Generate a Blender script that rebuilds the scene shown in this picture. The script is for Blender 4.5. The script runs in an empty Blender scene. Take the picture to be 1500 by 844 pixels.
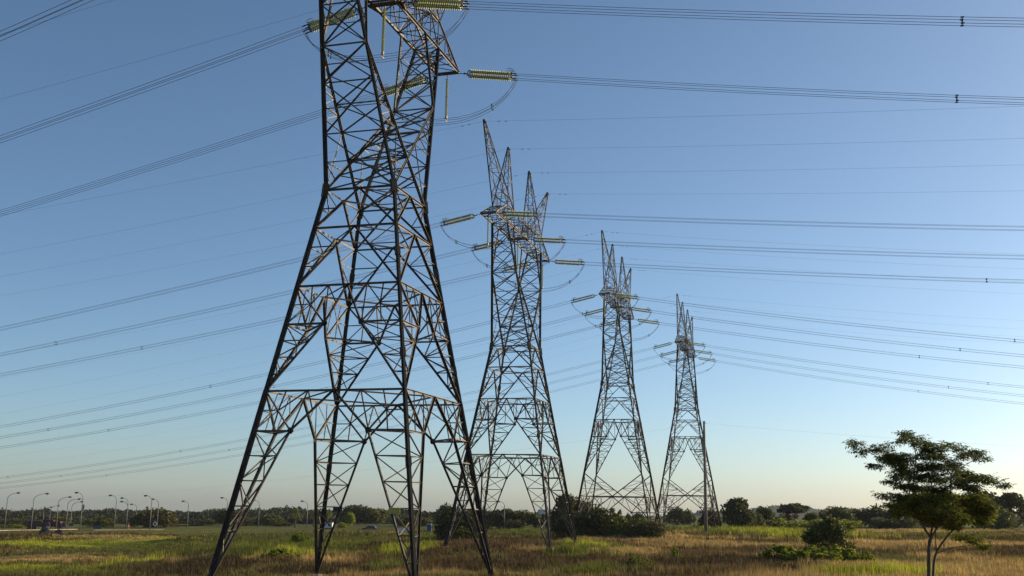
import bpy, math, random
import numpy as np
from mathutils import Vector, Matrix
C = bpy.context.scene.collection
SC = bpy.context.scene

# ---------------------------------------------------------------- camera, sky, sun, exposure
H_CAM, PITCH, ROLL, YAW, FPX = 6.285, 0.2013, 0.0165, -0.2805, 1579.9
cam = bpy.data.cameras.new('camera'); camo = bpy.data.objects.new('camera', cam); C.objects.link(camo)
cam.sensor_width = 36.0; cam.lens = FPX / 1500 * 36
cam.clip_start = 0.5; cam.clip_end = 40000
camo.matrix_world = Matrix.Translation((0, 0, H_CAM)) @ Matrix.Rotation(math.pi / 2 + PITCH, 4, 'X') @ Matrix.Rotation(ROLL, 4, 'Z')
SC.camera = camo

SUN_EL, SUN_AZ = math.radians(16), math.radians(65)      # azimuth clockwise from the view direction (+Y)
w = bpy.data.worlds.new('World'); SC.world = w; w.use_nodes = True
nt = w.node_tree; bg = nt.nodes['Background']
sky = nt.nodes.new('ShaderNodeTexSky'); sky.sky_type = 'NISHITA'; sky.sun_disc = False
sky.sun_elevation = SUN_EL; sky.sun_rotation = SUN_AZ
sky.air_density = .7; sky.dust_density = 1.0; sky.ozone_density = 4.0; sky.altitude = 0
tn = nt.nodes.new('ShaderNodeMix'); tn.data_type = 'RGBA'; tn.blend_type = 'MULTIPLY'; tn.inputs[0].default_value = 1; tn.inputs[7].default_value = (1.0, .95, .82, 1)
nt.links.new(sky.outputs[0], tn.inputs[6]); nt.links.new(tn.outputs[2], bg.inputs[0]); bg.inputs[1].default_value = 0.13
sun = bpy.data.lights.new('sun', 'SUN'); sun.energy = 5.0; sun.angle = math.radians(0.6); sun.color = (1.0, 0.79, 0.52)
suno = bpy.data.objects.new('sun', sun); C.objects.link(suno)
sd = Vector((math.sin(SUN_AZ) * math.cos(SUN_EL), math.cos(SUN_AZ) * math.cos(SUN_EL), math.sin(SUN_EL)))
suno.rotation_euler = sd.to_track_quat('Z', 'Y').to_euler()
SC.view_settings.view_transform = 'Standard'; SC.view_settings.look = 'None'
SC.view_settings.exposure = 0.48; SC.view_settings.gamma = 1.0
HAZE = .00005
SC.cycles.volume_step_rate = 4; SC.cycles.max_bounces = 6

# ---------------------------------------------------------------- helpers
def tag(o, label=None, cat=None, group=None, kind=None):
    if label: o['label'] = label
    if cat: o['category'] = cat
    if group: o['group'] = group
    if kind: o['kind'] = kind
    return o
def empty(name, loc=(0, 0, 0), rz=0, label=None, cat=None, group=None):
    o = bpy.data.objects.new(name, None); C.objects.link(o); o.location = loc; o.rotation_euler = (0, 0, rz)
    return tag(o, label, cat, group)
def child(name, me, parent, loc=(0, 0, 0)):
    o = bpy.data.objects.new(name, me); C.objects.link(o); o.parent = parent; o.location = loc
    return o
def V(*a): return Vector(a)
def lerp(a, b, t): return a + (b - a) * t

class MB:
    def __init__(s): s.v = []; s.f = []; s.m = []
    def face(s, *idx, m=0): s.f.append(idx); s.m.append(m)
    def prism(s, p, q, prof, ref=None, m=0, caps=False):
        p = Vector(p); q = Vector(q); d = q - p
        if d.length < 1e-5: return
        d.normalize()
        r = Vector(ref) if ref is not None else Vector((0, 0, 1))
        u = r - d * r.dot(d)
        if u.length < 1e-3:
            r = Vector((1, .3, .1)); u = r - d * r.dot(d)
        u.normalize(); v = d.cross(u); n = len(prof); b = len(s.v)
        for c in (p, q):
            for x, y in prof: s.v.append(tuple(c + u * x + v * y))
        for i in range(n):
            j = (i + 1) % n; s.face(b + i, b + j, b + n + j, b + n + i, m=m)
        if caps: s.face(*[b + i for i in reversed(range(n))], m=m); s.face(*[b + n + i for i in range(n)], m=m)
    def ang(s, p, q, w, ref=None, m=0):                    # rolled steel angle section
        t = w * .16; a = -w * .3
        s.prism(p, q, [(a, a), (a + w, a), (a + w, a + t), (a + t, a + t), (a + t, a + w), (a, a + w)], ref, m)
    def bar(s, p, q, w, h=None, ref=None, m=0):
        h = h or w
        s.prism(p, q, [(-w / 2, -h / 2), (w / 2, -h / 2), (w / 2, h / 2), (-w / 2, h / 2)], ref, m, True)
    def rod(s, p, q, r, n=6, m=0, r2=None, caps=True):
        p = Vector(p); q = Vector(q); d = (q - p).normalized()
        u = d.orthogonal().normalized(); v = d.cross(u); b = len(s.v); r2 = r if r2 is None else r2
        for c, rr in ((p, r), (q, r2)):
            for i in range(n):
                a = 2 * math.pi * i / n; s.v.append(tuple(c + u * math.cos(a) * rr + v * math.sin(a) * rr))
        for i in range(n):
            j = (i + 1) % n; s.face(b + i, b + j, b + n + j, b + n + i, m=m)
        if caps: s.face(*[b + i for i in reversed(range(n))], m=m); s.face(*[b + n + i for i in range(n)], m=m)
    def tube(s, pts, r, n=6, m=0, radii=None):
        b = len(s.v); P = [Vector(p) for p in pts]; u = None
        for k, p in enumerate(P):
            d = (P[min(k + 1, len(P) - 1)] - P[max(k - 1, 0)]).normalized()
            if u is None: u = d.orthogonal().normalized()
            u = (u - d * u.dot(d)).normalized(); v = d.cross(u); rr = radii[k] if radii else r
            for i in range(n):
                a = 2 * math.pi * i / n; s.v.append(tuple(p + u * math.cos(a) * rr + v * math.sin(a) * rr))
        for k in range(len(P) - 1):
            for i in range(n):
                j = (i + 1) % n; s.face(b + k * n + i, b + k * n + j, b + (k + 1) * n + j, b + (k + 1) * n + i, m=m)
        s.face(*[b + i for i in reversed(range(n))], m=m); s.face(*[b + (len(P) - 1) * n + i for i in range(n)], m=m)
    def lathe(s, prof, axis_p, axis_d, n=8, m=0):          # prof: (distance along axis, radius)
        s_ = [Vector(axis_p) + Vector(axis_d) * a for a, _ in prof]
        s.tube(s_, 0, n, m, [r for _, r in prof])
    def box(s, c, sz, m=0):
        x, y, z = c; a, b_, c_ = sz[0] / 2, sz[1] / 2, sz[2] / 2
        s.bar((x - a, y, z), (x + a, y, z), sz[2], sz[1], ref=(0, 0, 1), m=m)
    def mesh(s, name, mats, smooth=False):
        me = bpy.data.meshes.new(name); me.from_pydata(s.v, [], s.f)
        for q in (mats if isinstance(mats, (list, tuple)) else [mats]): me.materials.append(q)
        me.polygons.foreach_set('material_index', s.m)
        if smooth: me.polygons.foreach_set('use_smooth', [True] * len(s.f))
        me.update(); return me
    def build(s, name, mats, parent=None, smooth=False):
        o = bpy.data.objects.new(name, s.mesh(name, mats, smooth)); C.objects.link(o); o.parent = parent; return o

def tri_mesh(name, verts, faces_n, cols, mat):
    """verts (N*k,3) with k verts per face, cols (F,3) one colour per face stored on the corners"""
    k = faces_n; n = len(verts) // k
    me = bpy.data.meshes.new(name)
    me.vertices.add(len(verts)); me.vertices.foreach_set('co', np.asarray(verts, np.float32).ravel())
    me.loops.add(len(verts)); me.loops.foreach_set('vertex_index', np.arange(len(verts), dtype=np.int32))
    me.polygons.add(n); me.polygons.foreach_set('loop_start', np.arange(0, n * k, k, dtype=np.int32))
    at = me.color_attributes.new('tint', 'FLOAT_COLOR', 'CORNER')
    c = np.ones((n, k, 4), np.float32); c[:, :, :3] = np.asarray(cols, np.float32)[:, None, :]
    at.data.foreach_set('color', c.ravel())
    me.materials.append(mat); me.update(calc_edges=True); return me

# ---------------------------------------------------------------- materials
def nmat(name, col, rough=.7, metal=0, var=.0, scale=3., col2=None, bump=0, spec=.5):
    m = bpy.data.materials.new(name); m.use_nodes = True; t = m.node_tree; b = t.nodes['Principled BSDF']
    b.inputs['Roughness'].default_value = rough; b.inputs['Metallic'].default_value = metal
    b.inputs['Specular IOR Level'].default_value = spec
    if col2 is None: col2 = tuple(c * (1 - var) for c in col)
    tc = t.nodes.new('ShaderNodeTexCoord'); no = t.nodes.new('ShaderNodeTexNoise'); no.inputs['Scale'].default_value = scale
    no.inputs['Detail'].default_value = 6
    t.links.new(tc.outputs['Object'], no.inputs['Vector'])
    r = t.nodes.new('ShaderNodeValToRGB'); r.color_ramp.elements[0].position = .35; r.color_ramp.elements[1].position = .65
    r.color_ramp.elements[0].color = (*col2, 1); r.color_ramp.elements[1].color = (*col, 1)
    t.links.new(no.outputs['Fac'], r.inputs[0]); t.links.new(r.outputs[0], b.inputs['Base Color'])
    if bump:
        bp = t.nodes.new('ShaderNodeBump'); bp.inputs['Strength'].default_value = bump
        t.links.new(no.outputs['Fac'], bp.inputs['Height']); t.links.new(bp.outputs[0], b.inputs['Normal'])
    return m
def leafmat(name, gain=(1, 1, 1), trans=.35, rough=.6):
    m = bpy.data.materials.new(name); m.use_nodes = True; t = m.node_tree; b = t.nodes['Principled BSDF']
    a = t.nodes.new('ShaderNodeAttribute'); a.attribute_name = 'tint'
    mx = t.nodes.new('ShaderNodeMix'); mx.data_type = 'RGBA'; mx.blend_type = 'MULTIPLY'; mx.inputs[0].default_value = 1
    t.links.new(a.outputs['Color'], mx.inputs[6]); mx.inputs[7].default_value = (*gain, 1)
    t.links.new(mx.outputs[2], b.inputs['Base Color'])
    b.inputs['Roughness'].default_value = rough; b.inputs['Specular IOR Level'].default_value = .25
    tr = t.nodes.new('ShaderNodeBsdfTranslucent'); t.links.new(mx.outputs[2], tr.inputs['Color'])
    ms = t.nodes.new('ShaderNodeMixShader'); ms.inputs[0].default_value = trans
    t.links.new(b.outputs[0], ms.inputs[1]); t.links.new(tr.outputs[0], ms.inputs[2])
    t.links.new(ms.outputs[0], t.nodes['Material Output'].inputs['Surface'])
    return m
M = {}
M['steel'] = nmat('shaded_weathered_steel', (.036, .029, .022), .65, .1, scale=.9, col2=(.014, .012, .011), spec=.35)  # pylon steel for heavy members, their shaded near-black look put into the colour
M['steel2'] = nmat('sunlit_tan_steel', (.135, .10, .066), .6, .1, scale=1.1, col2=(.032, .025, .019))  # same pylon steel for slim members, sunlit tan painted into the colour
M['dark'] = nmat('dark_fitting_metal', (.05, .05, .055), .5, .5, .2)
M['weight'] = nmat('pale_cast_metal', (.38, .35, .31), .6, .2, .3)
M['wire'] = nmat('aluminium_conductor', (.10, .10, .115), .7, .2, .1)
M['glass'] = nmat('green_insulator_glass', (.44, .45, .12), .3, 0, .25, 4, spec=.3)
M['plate'] = nmat('yellow_plate', (.50, .36, .05), .5, 0, .35, 9)
M['bark'] = nmat('bark', (.11, .085, .06), .9, 0, .5, 8, bump=.4)
M['concrete'] = nmat('concrete', (.26, .22, .17), .85, 0, .35, 2.5, bump=.2)
M['leaf'] = leafmat('tree_leaf', (1, 1, 1), .35)
M['leafy'] = leafmat('bright_leaf', (1, 1, 1), .5)
M['grass'] = leafmat('grass_blade', (1, 1, 1), .35, .75)
M['far'] = leafmat('far_foliage', (1, 1, 1), .15, .9)
M['galv'] = nmat('lamp_pole_steel', (.16, .15, .125), .6, .2, .2)
M['lampdark'] = nmat('lamp_head_shell', (.12, .12, .13), .4, .2, .2)
M['lens'] = nmat('lamp_lens', (.5, .5, .48), .2)

# ---------------------------------------------------------------- ground shape; pixel -> place helper
def gz(x, y):
    x = np.asarray(x, float); y = np.asarray(y, float)
    z = .3 + .0165 * np.clip(x, -700, 900) - .0035 * np.clip(y - 180, 0, 220) - .0060 * np.maximum(y - 420, 0)
    z = z + (.34 * np.sin(x * .081 + 1.3 * np.sin(y * .031)) * np.sin(y * .063 + .7) + .16 * np.sin(x * .23 + y * .11) + .12 * np.sin(x * .11 - y * .37)) * np.clip((330 - y) / 120, 0, 1)
    return z
RM = np.array((Matrix.Rotation(math.pi / 2 + PITCH, 3, 'X') @ Matrix.Rotation(ROLL, 3, 'Z')))
def ray(px, py, D):
    d = RM @ np.array([(px - 750) / FPX, (422 - py) / FPX, -1.0])
    return Vector((d[0] / d[1] * D, D, H_CAM + d[2] / d[1] * D))
def ground_at(px, D):
    x = 0.
    for _ in range(3):
        z = float(gz(x, D))
        # find px on the ground at this depth
        lo, hi = 600., 1000.
        for _ in range(30):
            m = (lo + hi) / 2
            if ray(px, m, D).z > z: lo = m
            else: hi = m
        x = ray(px, m, D).x
    return Vector((x, D, float(gz(x, D))))
RMi = RM.T
def to_px(x, y, z):
    p = np.stack([x, y, z - H_CAM], -1) @ RMi.T
    return 750 + FPX * p[..., 0] / -p[..., 2], 422 - FPX * p[..., 1] / -p[..., 2]

# ground colour patches, kept as places on the ground (x, y) so they are read from the photograph once
def sm(a, lo, hi): t = np.clip((a - lo) / (hi - lo), 0, 1); return t * t * (3 - 2 * t)
rs = np.random.RandomState(5)
NG = rs.rand(256, 256)
def vn(x, y, s):
    x = x / s + 500.3; y = y / s + 500.7; xi = np.floor(x).astype(int); yi = np.floor(y).astype(int); fx = x - xi; fy = y - yi
    fx = fx * fx * (3 - 2 * fx); fy = fy * fy * (3 - 2 * fy); g = lambda a, b: NG[a % 256, b % 256]
    return (g(xi, yi) * (1 - fx) + g(xi + 1, yi) * fx) * (1 - fy) + (g(xi, yi + 1) * (1 - fx) + g(xi + 1, yi + 1) * fx) * fy
def fbm(x, y, s): return (vn(x, y, s) * .5 + vn(x + 31, y + 7, s / 2.1) * .27 + vn(x + 9, y + 77, s / 4.3) * .15 + vn(x + 5, y, s / 9) * .08)
DRY = np.array([.080, .050, .017]); TAN = np.array([.34, .24, .085]); OLIVE = np.array([.085, .090, .018])
GREEN = np.array([.105, .125, .012]); YG = np.array([.29, .31, .018]); PALE = np.array([.27, .22, .12])
# (px, py, half width, half height, kind, grass height)
PATCH = [
 (100, 815, 170, 60, 'olive', .22), (60, 777, 330, 9, 'lawn', .08), (330, 779, 130, 7, 'lawn', .10), (100, 798, 170, 9, 'lime', .16), (200, 799, 60, 7, 'green', .2),
 (90, 818, 180, 7, 'tan', .22), (60, 821, 90, 5, 'gold', .2), (100, 836, 140, 9, 'green', .22), (40, 830, 60, 5, 'lime', .2), (200, 828, 40, 8, 'olive', .3),
 (300, 832, 85, 20, 'dark', .6), (300, 812, 66, 8, 'dry', .6), (236, 820, 7, 20, 'lime', .9), (150, 786, 100, 3, 'tan', .15), (240, 787, 70, 4, 'tan', .2),
 (395, 800, 85, 21, 'green', .9), (420, 790, 60, 9, 'olive', .8), (445, 814, 50, 10, 'lime', .9), (370, 812, 50, 10, 'green', .9), (345, 789, 45, 8, 'olive', .6),
 (510, 806, 55, 14, 'green', .8), (520, 788, 60, 6, 'olive', .6), (560, 802, 40, 6, 'dark', .5), (600, 808, 45, 9, 'lime', .8), (640, 788, 60, 8, 'green', .6),
 (575, 832, 40, 10, 'green', .7), (470, 838, 90, 10, 'dark', .5), (450, 828, 80, 5, 'dry', .5), (630, 815, 40, 8, 'dry', .4), (740, 780, 140, 6, 'olive', .4),
 (700, 797, 70, 8, 'dry', .5), (770, 782, 40, 7, 'green', .7), (700, 834, 90, 10, 'dark', .5), (800, 822, 70, 8, 'dark', .5), (790, 806, 40, 5, 'tan', .5), (880, 806, 50, 14, 'green', .8), (850, 800, 18, 4, 'lime', .7),
 (930, 796, 60, 5, 'dry', .5), (870, 838, 50, 8, 'green', .7), (950, 812, 70, 5, 'tan', .5), (950, 828, 60, 12, 'dark', .6), (1010, 770, 70, 12, 'green', .7), (1060, 780, 120, 14, 'green', 1.2), (1140, 782, 60, 13, 'lime', 1.2),
 (1200, 768, 60, 7, 'lime', 1.0), (1290, 770, 150, 5, 'green', .5), (1010, 800, 90, 6, 'tan', .6), (1100, 800, 90, 5, 'gold', .5), (1050, 815, 120, 6, 'dry', .6),
 (1080, 830, 120, 12, 'dark', .6), (1330, 779, 160, 3.5, 'gold', .5), (1400, 786, 120, 4, 'green', .5), (1370, 800, 150, 8, 'gold', .6), (1420, 812, 110, 8, 'dry', .7),
 (1450, 832, 80, 12, 'tan', .7), (1280, 842, 110, 9, 'lime', 1.1), (1230, 815, 70, 12, 'olive', .6)]
KC = dict(gold=TAN * 1.15, dark=DRY * .5, lawn=OLIVE * 1.45, lime=YG, green=GREEN, tan=TAN, dry=DRY, olive=OLIVE)
PW = []
for a in PATCH:
    px, py, hw, hh = a[:4]
    # back-project centre and extents to the ground once
    def hit(px, py):
        D = 150.
        for _ in range(60):
            g = float(gz(ray(px, py, D).x, D)); s = (H_CAM - ray(px, py, D).z) / D
            D = .6 * D + .4 * max(60, min(900, (H_CAM - g) / max(s, .004)))
        return ray(px, py, D).x, D
    x0, y0 = hit(px, py); x1, _ = hit(px + hw, py); _, ya = hit(px, py + hh); _, yb = hit(px, py - hh)
    PW.append((x0, y0, max(abs(x1 - x0), .5), max(abs(ya - y0), 1), max(abs(yb - y0), 1), KC[a[4]], a[5]))
def ground_style(x, y, rnd=None):
    n = fbm(x, y, 22); n2 = fbm(x + 200, y, 7)
    col = DRY[None] * (1 - sm(n, .49, .68))[:, None] + TAN[None] * sm(n, .49, .68)[:, None]
    g2 = sm(fbm(x, y + 333, 15), .52, .62) * .7
    col = col * (1 - g2)[:, None] + OLIVE[None] * g2[:, None]
    far = sm(y, 260, 330)[:, None]; col = col * (1 - far) + OLIVE[None] * 1.1 * far
    h = .35 + .4 * n2
    jx = (fbm(x, y + 90, 9) - .5) * 2; jy = (fbm(x + 70, y, 9) - .5) * 2
    for x0, y0, rx, ya, yb, c, hh in PW:
        dx = (x - x0) / rx + jx * .8; dy = np.where(y < y0, (y0 - y) / ya, (y - y0) / yb) + np.abs(jy) * .7
        wt = (1 - sm(np.sqrt(dx * dx + dy * dy), .65, 1.25)) * .92
        wc = wt if rnd is None else np.clip((wt - rnd * .85) * 12, 0, .94); col = col * (1 - wc)[:, None] + c[None] * wc[:, None]; h = h * (1 - wt) + hh * wt
    col = col * (.45 + 1.05 * n2)[:, None]
    return col, h * (.6 + .8 * fbm(x, y, 4))

# ---------------------------------------------------------------- ground sheet
def build_ground():
    ys = np.concatenate([np.linspace(-60, 60, 16)[:-1], np.linspace(60, 420, 300), np.geomspace(430, 5000, 60)])
    us = np.linspace(-1, 1, 321)
    X = []; Y = []
    for y in ys:
        hw = max(90, abs(y) * .62 + 40) if y < 450 else y * 1.2
        X.append(us * hw); Y.append(np.full_like(us, y))
    X = np.array(X); Y = np.array(Y); Z = gz(X, Y); nr, nc = X.shape
    v = np.stack([X, Y, Z], -1).reshape(-1, 3)
    i = np.arange(nr * nc).reshape(nr, nc)
    f = np.stack([i[:-1, :-1], i[:-1, 1:], i[1:, 1:], i[1:, :-1]], -1).reshape(-1, 4)
    me = bpy.data.meshes.new('ground'); me.from_pydata(v.tolist(), [], f.tolist())
    col, _ = ground_style(X.ravel(), Y.ravel())
    at = me.color_attributes.new('tint', 'FLOAT_COLOR', 'POINT')
    at.data.foreach_set('color', np.concatenate([col, np.ones((len(col), 1))], 1).astype(np.float32).ravel())
    m = bpy.data.materials.new('field_soil'); m.use_nodes = True; t = m.node_tree; b = t.nodes['Principled BSDF']
    a = t.nodes.new('ShaderNodeAttribute'); a.attribute_name = 'tint'
    g = t.nodes.new('ShaderNodeNewGeometry'); no = t.nodes.new('ShaderNodeTexNoise'); no.inputs['Scale'].default_value = 1.6; no.inputs['Detail'].default_value = 8
    t.links.new(g.outputs['Position'], no.inputs['Vector'])
    r = t.nodes.new('ShaderNodeMapRange'); r.inputs[3].default_value = .45; r.inputs[4].default_value = 1.15; t.links.new(no.outputs['Fac'], r.inputs[0])
    mx = t.nodes.new('ShaderNodeVectorMath'); mx.operation = 'SCALE'; t.links.new(a.outputs['Color'], mx.inputs[0]); t.links.new(r.outputs[0], mx.inputs['Scale'])
    t.links.new(mx.outputs[0], b.inputs['Base Color']); b.inputs['Roughness'].default_value = .95; b.inputs['Specular IOR Level'].default_value = .1
    bp = t.nodes.new('ShaderNodeBump'); bp.inputs['Strength'].default_value = .8; bp.inputs['Distance'].default_value = .4
    t.links.new(no.outputs['Fac'], bp.inputs['Height']); t.links.new(bp.outputs[0], b.inputs['Normal'])
    me.materials.append(m); o = bpy.data.objects.new('ground', me); C.objects.link(o); tag(o, kind='structure')
build_ground()

# ---------------------------------------------------------------- grass
def build_grass():
    R = np.random.RandomState(11)
    def region(y0, y1, n, wd, hs):
        y = np.sqrt(R.rand(n) * (y1 * y1 - y0 * y0) + y0 * y0); x = (R.rand(n) * 2 - 1) * (y * .53 + 6)
        # gather into tufts
        m = n // 7; cx_ = x[:m]; cy_ = y[:m]; q = R.randint(0, m, n); x = cx_[q] + R.normal(size=n) * .22; y = cy_[q] + R.normal(size=n) * .22
        tr_ = R.rand(m)[q]; col, h = ground_style(x, y, tr_); z = gz(x, y)
        h = h * (.4 + .7 * R.rand(n) + .7 * sm(fbm(x, y, 3.1), .45, .7)) * hs; a = R.rand(n) * 2 * np.pi; wid = wd * (.6 + .8 * R.rand(n))
        dx = np.cos(a) * wid; dy = np.sin(a) * wid; lean = h * .45
        lx = (R.rand(n) - .65) * lean; ly = (R.rand(n) - .5) * lean
        b0 = np.stack([x - dx, y - dy, z - .05], -1); b1 = np.stack([x + dx, y + dy, z - .05], -1)
        tp = np.stack([x + lx + dx * .25, y + ly + dy * .25, z + h], -1)
        vs = np.stack([b0, b1, tp], 1)
        j = (.65 + .8 * R.rand(n))[:, None]; c = col * j * (.90 + .35 * (R.rand(m)[q] > .6))[:, None]
        dryb = (R.rand(n) < .06)[:, None]; c = np.where(dryb, PALE[None] * .7 * j, c)
        return vs.reshape(-1, 3), c
    parts = [region(70, 130, 200000, .035, 1.0), region(130, 210, 230000, .055, 1.0), region(210, 330, 170000, .10, 1.0)]
    v = np.concatenate([p[0] for p in parts]); c = np.concatenate([p[1] for p in parts])
    me = tri_mesh('wild_grass', v, 3, c, M['grass'])
    o = bpy.data.objects.new('wild_grass', me); C.objects.link(o)
    tag(o, 'uncut dry brown and green grass covering the whole field', 'grass', kind='stuff')
build_grass()

# ---------------------------------------------------------------- lattice towers
S = 1.3
WX, WY, BX, BY, ZW = 2.2274, 2.4621, 5.9972, 6.4385, 23.0778
ZM, ZU, ZL, ZN, ZC, ZT = 20.6, 16.93, 10.65, 31.0, 36.3, 38.3
XT, YT, YO, YI, PH = .87, 11.92, 7.6, 5.0, 11.915
APX, AP1, AP2 = 46.05, 14.15, 4.68
SG = {'A': (-1, -1), 'B': (-1, 1), 'C': (1, -1), 'D': (1, 1)}
def cor(i, z):
    sx, sy = SG[i]
    if z <= ZW:
        s = (ZW - z) / ZW; return V(sx * (WX + (BX - WX) * s), sy * (WY + (BY - WY) * s), z)
    s = (z - ZW) / (ZC - ZW); return V(sx * (WX + (XT - WX) * s), sy * (WY + (YO - WY) * s), z)
FACES = [('A', 'C'), ('C', 'D'), ('D', 'B'), ('B', 'A')]
def out(i, j=None):
    if j is None: return Vector((SG[i][0], SG[i][1], 0))
    return Vector((SG[i][0] + SG[j][0], SG[i][1] + SG[j][1], 0))

def build_tower_meshes(tall):
    """returns list of (part name, mesh builder)"""
    legs = {k: MB() for k in 'ABCD'}; body = MB(); masts = {-1: MB(), 1: MB()}; arm = MB(); peaks = [MB() for _ in range(4)]
    def s(p): return p * S
    def L(mb, p, q, w, ref=None, m=0): mb.ang(s(p), s(q), w, ref, 1 if w < .16 else 0)  # slim members take the sunlit-toned copy of the steel
    def ladder(mb, a, b, c, d, n, w, ref, skip0=True):       # lace between line a->b and line c->d
        pa, pb = a, c
        for k in range(1, n + 1):
            t = k / (n + 1) if skip0 else (k - 1) / n
            qa, qb = lerp(a, b, t), lerp(c, d, t)
            L(mb, qa, qb, w, ref)
            if k % 2: L(mb, pa, qb, w, ref)
            else: L(mb, pb, qa, w, ref)
            pa, pb = qa, qb
        return pa, pb
    def knot(mb, p, n, r=.26):
        n = Vector(n).normalized(); mb.rod(s(p) - n * .02, s(p) + n * .02, r, 6)
    BR, RD, HV = .15, .085, .19
    def portal(zb, zt, zk, fr, nb, low):
        K = {}
        for i, j in FACES:
            o_ = out(i, j); Ti, Tj = cor(i, zt), cor(j, zt); Mm = lerp(Ti, Tj, .5)
            L(body, Ti, Tj, BR, o_)
            for p, q in ((i, j), (j, i)):
                mb = legs[p] if low else body
                Kp = lerp(cor(p, zk), cor(q, zk), fr); K[p, q] = Kp; Tp = cor(p, zt); Lk = cor(p, zk); F = cor(p, zb)
                L(mb, Mm, Kp, HV, o_); L(mb, Kp, F, HV, o_); L(mb, Tp, Kp, BR, o_); L(mb, Lk, Kp, BR, o_)
                knot(mb, Kp, o_)
                # redundants
                ladder(mb, Lk, F, Kp, F, nb, RD, o_)
                for t0 in np.linspace(0, 1, nb + 2)[1:-1]:
                    pass
                tq = lerp(Tp, Kp, .5); L(mb, tq, lerp(Tp, Lk, .5), RD, o_); L(mb, tq, Lk, RD, o_)
                up = lerp(Tp, Mm, .62); L(mb, Kp, up, RD, o_); L(mb, tq, up, RD, o_); L(mb, lerp(Kp, Mm, .5), up, RD, o_)
                L(mb, tq, lerp(Tp, Mm, .3), RD, o_); L(mb, lerp(Kp, Lk, .5), tq, RD, o_)
        for p in 'ABCD':
            nb_ = [q for (a, q) in K if a == p]
            a, b = K[p, nb_[0]], K[p, nb_[1]]; F = cor(p, zb); mb = legs[p] if low else body
            L(mb, a, b, BR * .8, (0, 0, 1)); L(mb, lerp(a, b, .5), cor(p, zk), RD, (0, 0, 1))
            n = nb
            pa, pb = a, b
            for k in range(1, n + 1):
                t = k / (n + 1); qa, qb = lerp(a, F, t), lerp(b, F, t); L(mb, qa, qb, RD, (0, 0, 1))
                if k % 2: L(mb, pa, qb, RD)
                else: L(mb, pb, qa, RD)
                pa, pb = qa, qb
        ms = [lerp(cor(i, zt), cor(j, zt), .5) for i, j in FACES]
        for k in range(4): L(body, ms[k], ms[(k + 1) % 4], BR * .8, (0, 0, 1))
    def vee(zb, zt, n, w, up=True):                         # inverted V panel
        for i, j in FACES:
            o_ = out(i, j); zt_, zb_ = (zt, zb) if up else (zb, zt)
            Mm = lerp(cor(i, zt_), cor(j, zt_), .5)
            for p in (i, j):
                F = cor(p, zb_); Tp = cor(p, zt_)
                L(body, Mm, F, w, o_)
                ladder(body, Tp, F, Mm, F, n, RD, o_)
            L(body, cor(i, zt), cor(j, zt), BR, o_)
        ms = [lerp(cor(i, zt), cor(j, zt), .5) for i, j in FACES]
        for k in range(4): L(body, ms[k], ms[(k + 1) % 4], RD * 1.3, (0, 0, 1))
    # main legs: cruciform of two angles
    zf = -3.2 if tall else -1.2
    for k in 'ABCD':
        o_ = out(k)
        for a, b, w_ in ((zf, ZL, .30), (ZL, ZW, .27)):
            L(legs[k], cor(k, a), cor(k, b), w_, o_); L(legs[k], cor(k, a), cor(k, b), w_, -o_)
        z = zf + 1.5
        while z < ZW - 1:                                   # splice plates and step bolts
            p = s(cor(k, z)); q = s(cor(k, z + .5)); legs[k].bar(p, q, .34, .34, o_); z += 6.1
    knot_pts = []
    for k in 'ABCD': legs[k].bar(s(cor(k, ZW - .45)), s(cor(k, ZW + .35)), .42, .42, out(k))
    if tall:
        portal(-2.4, 4.6, 2.1, .22, 3, True)
        for i, j in FACES:
            o_ = out(i, j); Mm = lerp(cor(i, 4.6), cor(j, 4.6), .5)
            for p in (i, j):
                F = cor(p, 8.2); L(body, Mm, F, HV, o_); ladder(body, cor(p, 4.6), F, Mm, F, 2, RD, o_)
                kp = lerp(Mm, cor(p, 4.6), .5); knot(body, kp, o_, .1)
        portal(8.2, 17.0, 14.2, .34, 5, False)
        vee(17.0, ZM, 2, BR); vee(ZM, ZW, 1, BR)
    else:
        portal(0, ZL, 8.35, .245, 5, True)
        portal(ZL, ZU, 14.6, .34, 3, False)
        vee(ZU, ZM, 2, BR + .03); vee(ZM, ZW, 1, BR + .03)
    # masts above the waist
    def xp(mb, a, b, c, d, w, ref): L(mb, a, d, w, ref); L(mb, c, b, w, ref)
    for sy, (o1, o2), (i1, i2) in ((-1, ('A', 'C'), ('B', 'D')), (1, ('B', 'D'), ('A', 'C'))):
        mb = masts[sy]; oy = Vector((0, sy, 0)); N = {}
        for o_i, i_i, sx in ((o1, i1, -1), (o2, i2, 1)):
            L(mb, cor(o_i, ZW), cor(o_i, ZC), .24, out(o_i)); L(mb, cor(o_i, ZW), cor(o_i, ZC), .24, -out(o_i))
            N[sx] = cor(o_i, ZN); L(mb, cor(i_i, ZW), N[sx], .22, (sx, 0, 0)); L(mb, cor(i_i, ZW), N[sx], .22, (-sx, 0, 0))
            I = V(sx * XT, sy * YI, ZC); L(mb, N[sx], I, .22, (sx, 0, 0)); knot(mb, N[sx], (sx, 0, 0), .3)
            # lacing outer leg to inner V
            ladder(mb, N[sx], cor(o_i, ZC), N[sx], I, 3, RD, (sx, 0, 0))
            # redundants between outer leg and crossing brace
            a, b = cor(o_i, ZW), N[sx]; c, d = cor(i_i, ZW), N[sx]
            pr = cor(o_i, ZW)
            for k in range(1, 6):
                t = .40 + .6 * (k / 6); p1, p2 = lerp(a, b, t), lerp(c, d, t)
                L(mb, p1, p2, RD, (sx, 0, 0)); L(mb, pr, p2, RD, (sx, 0, 0)); pr = p1
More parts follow.
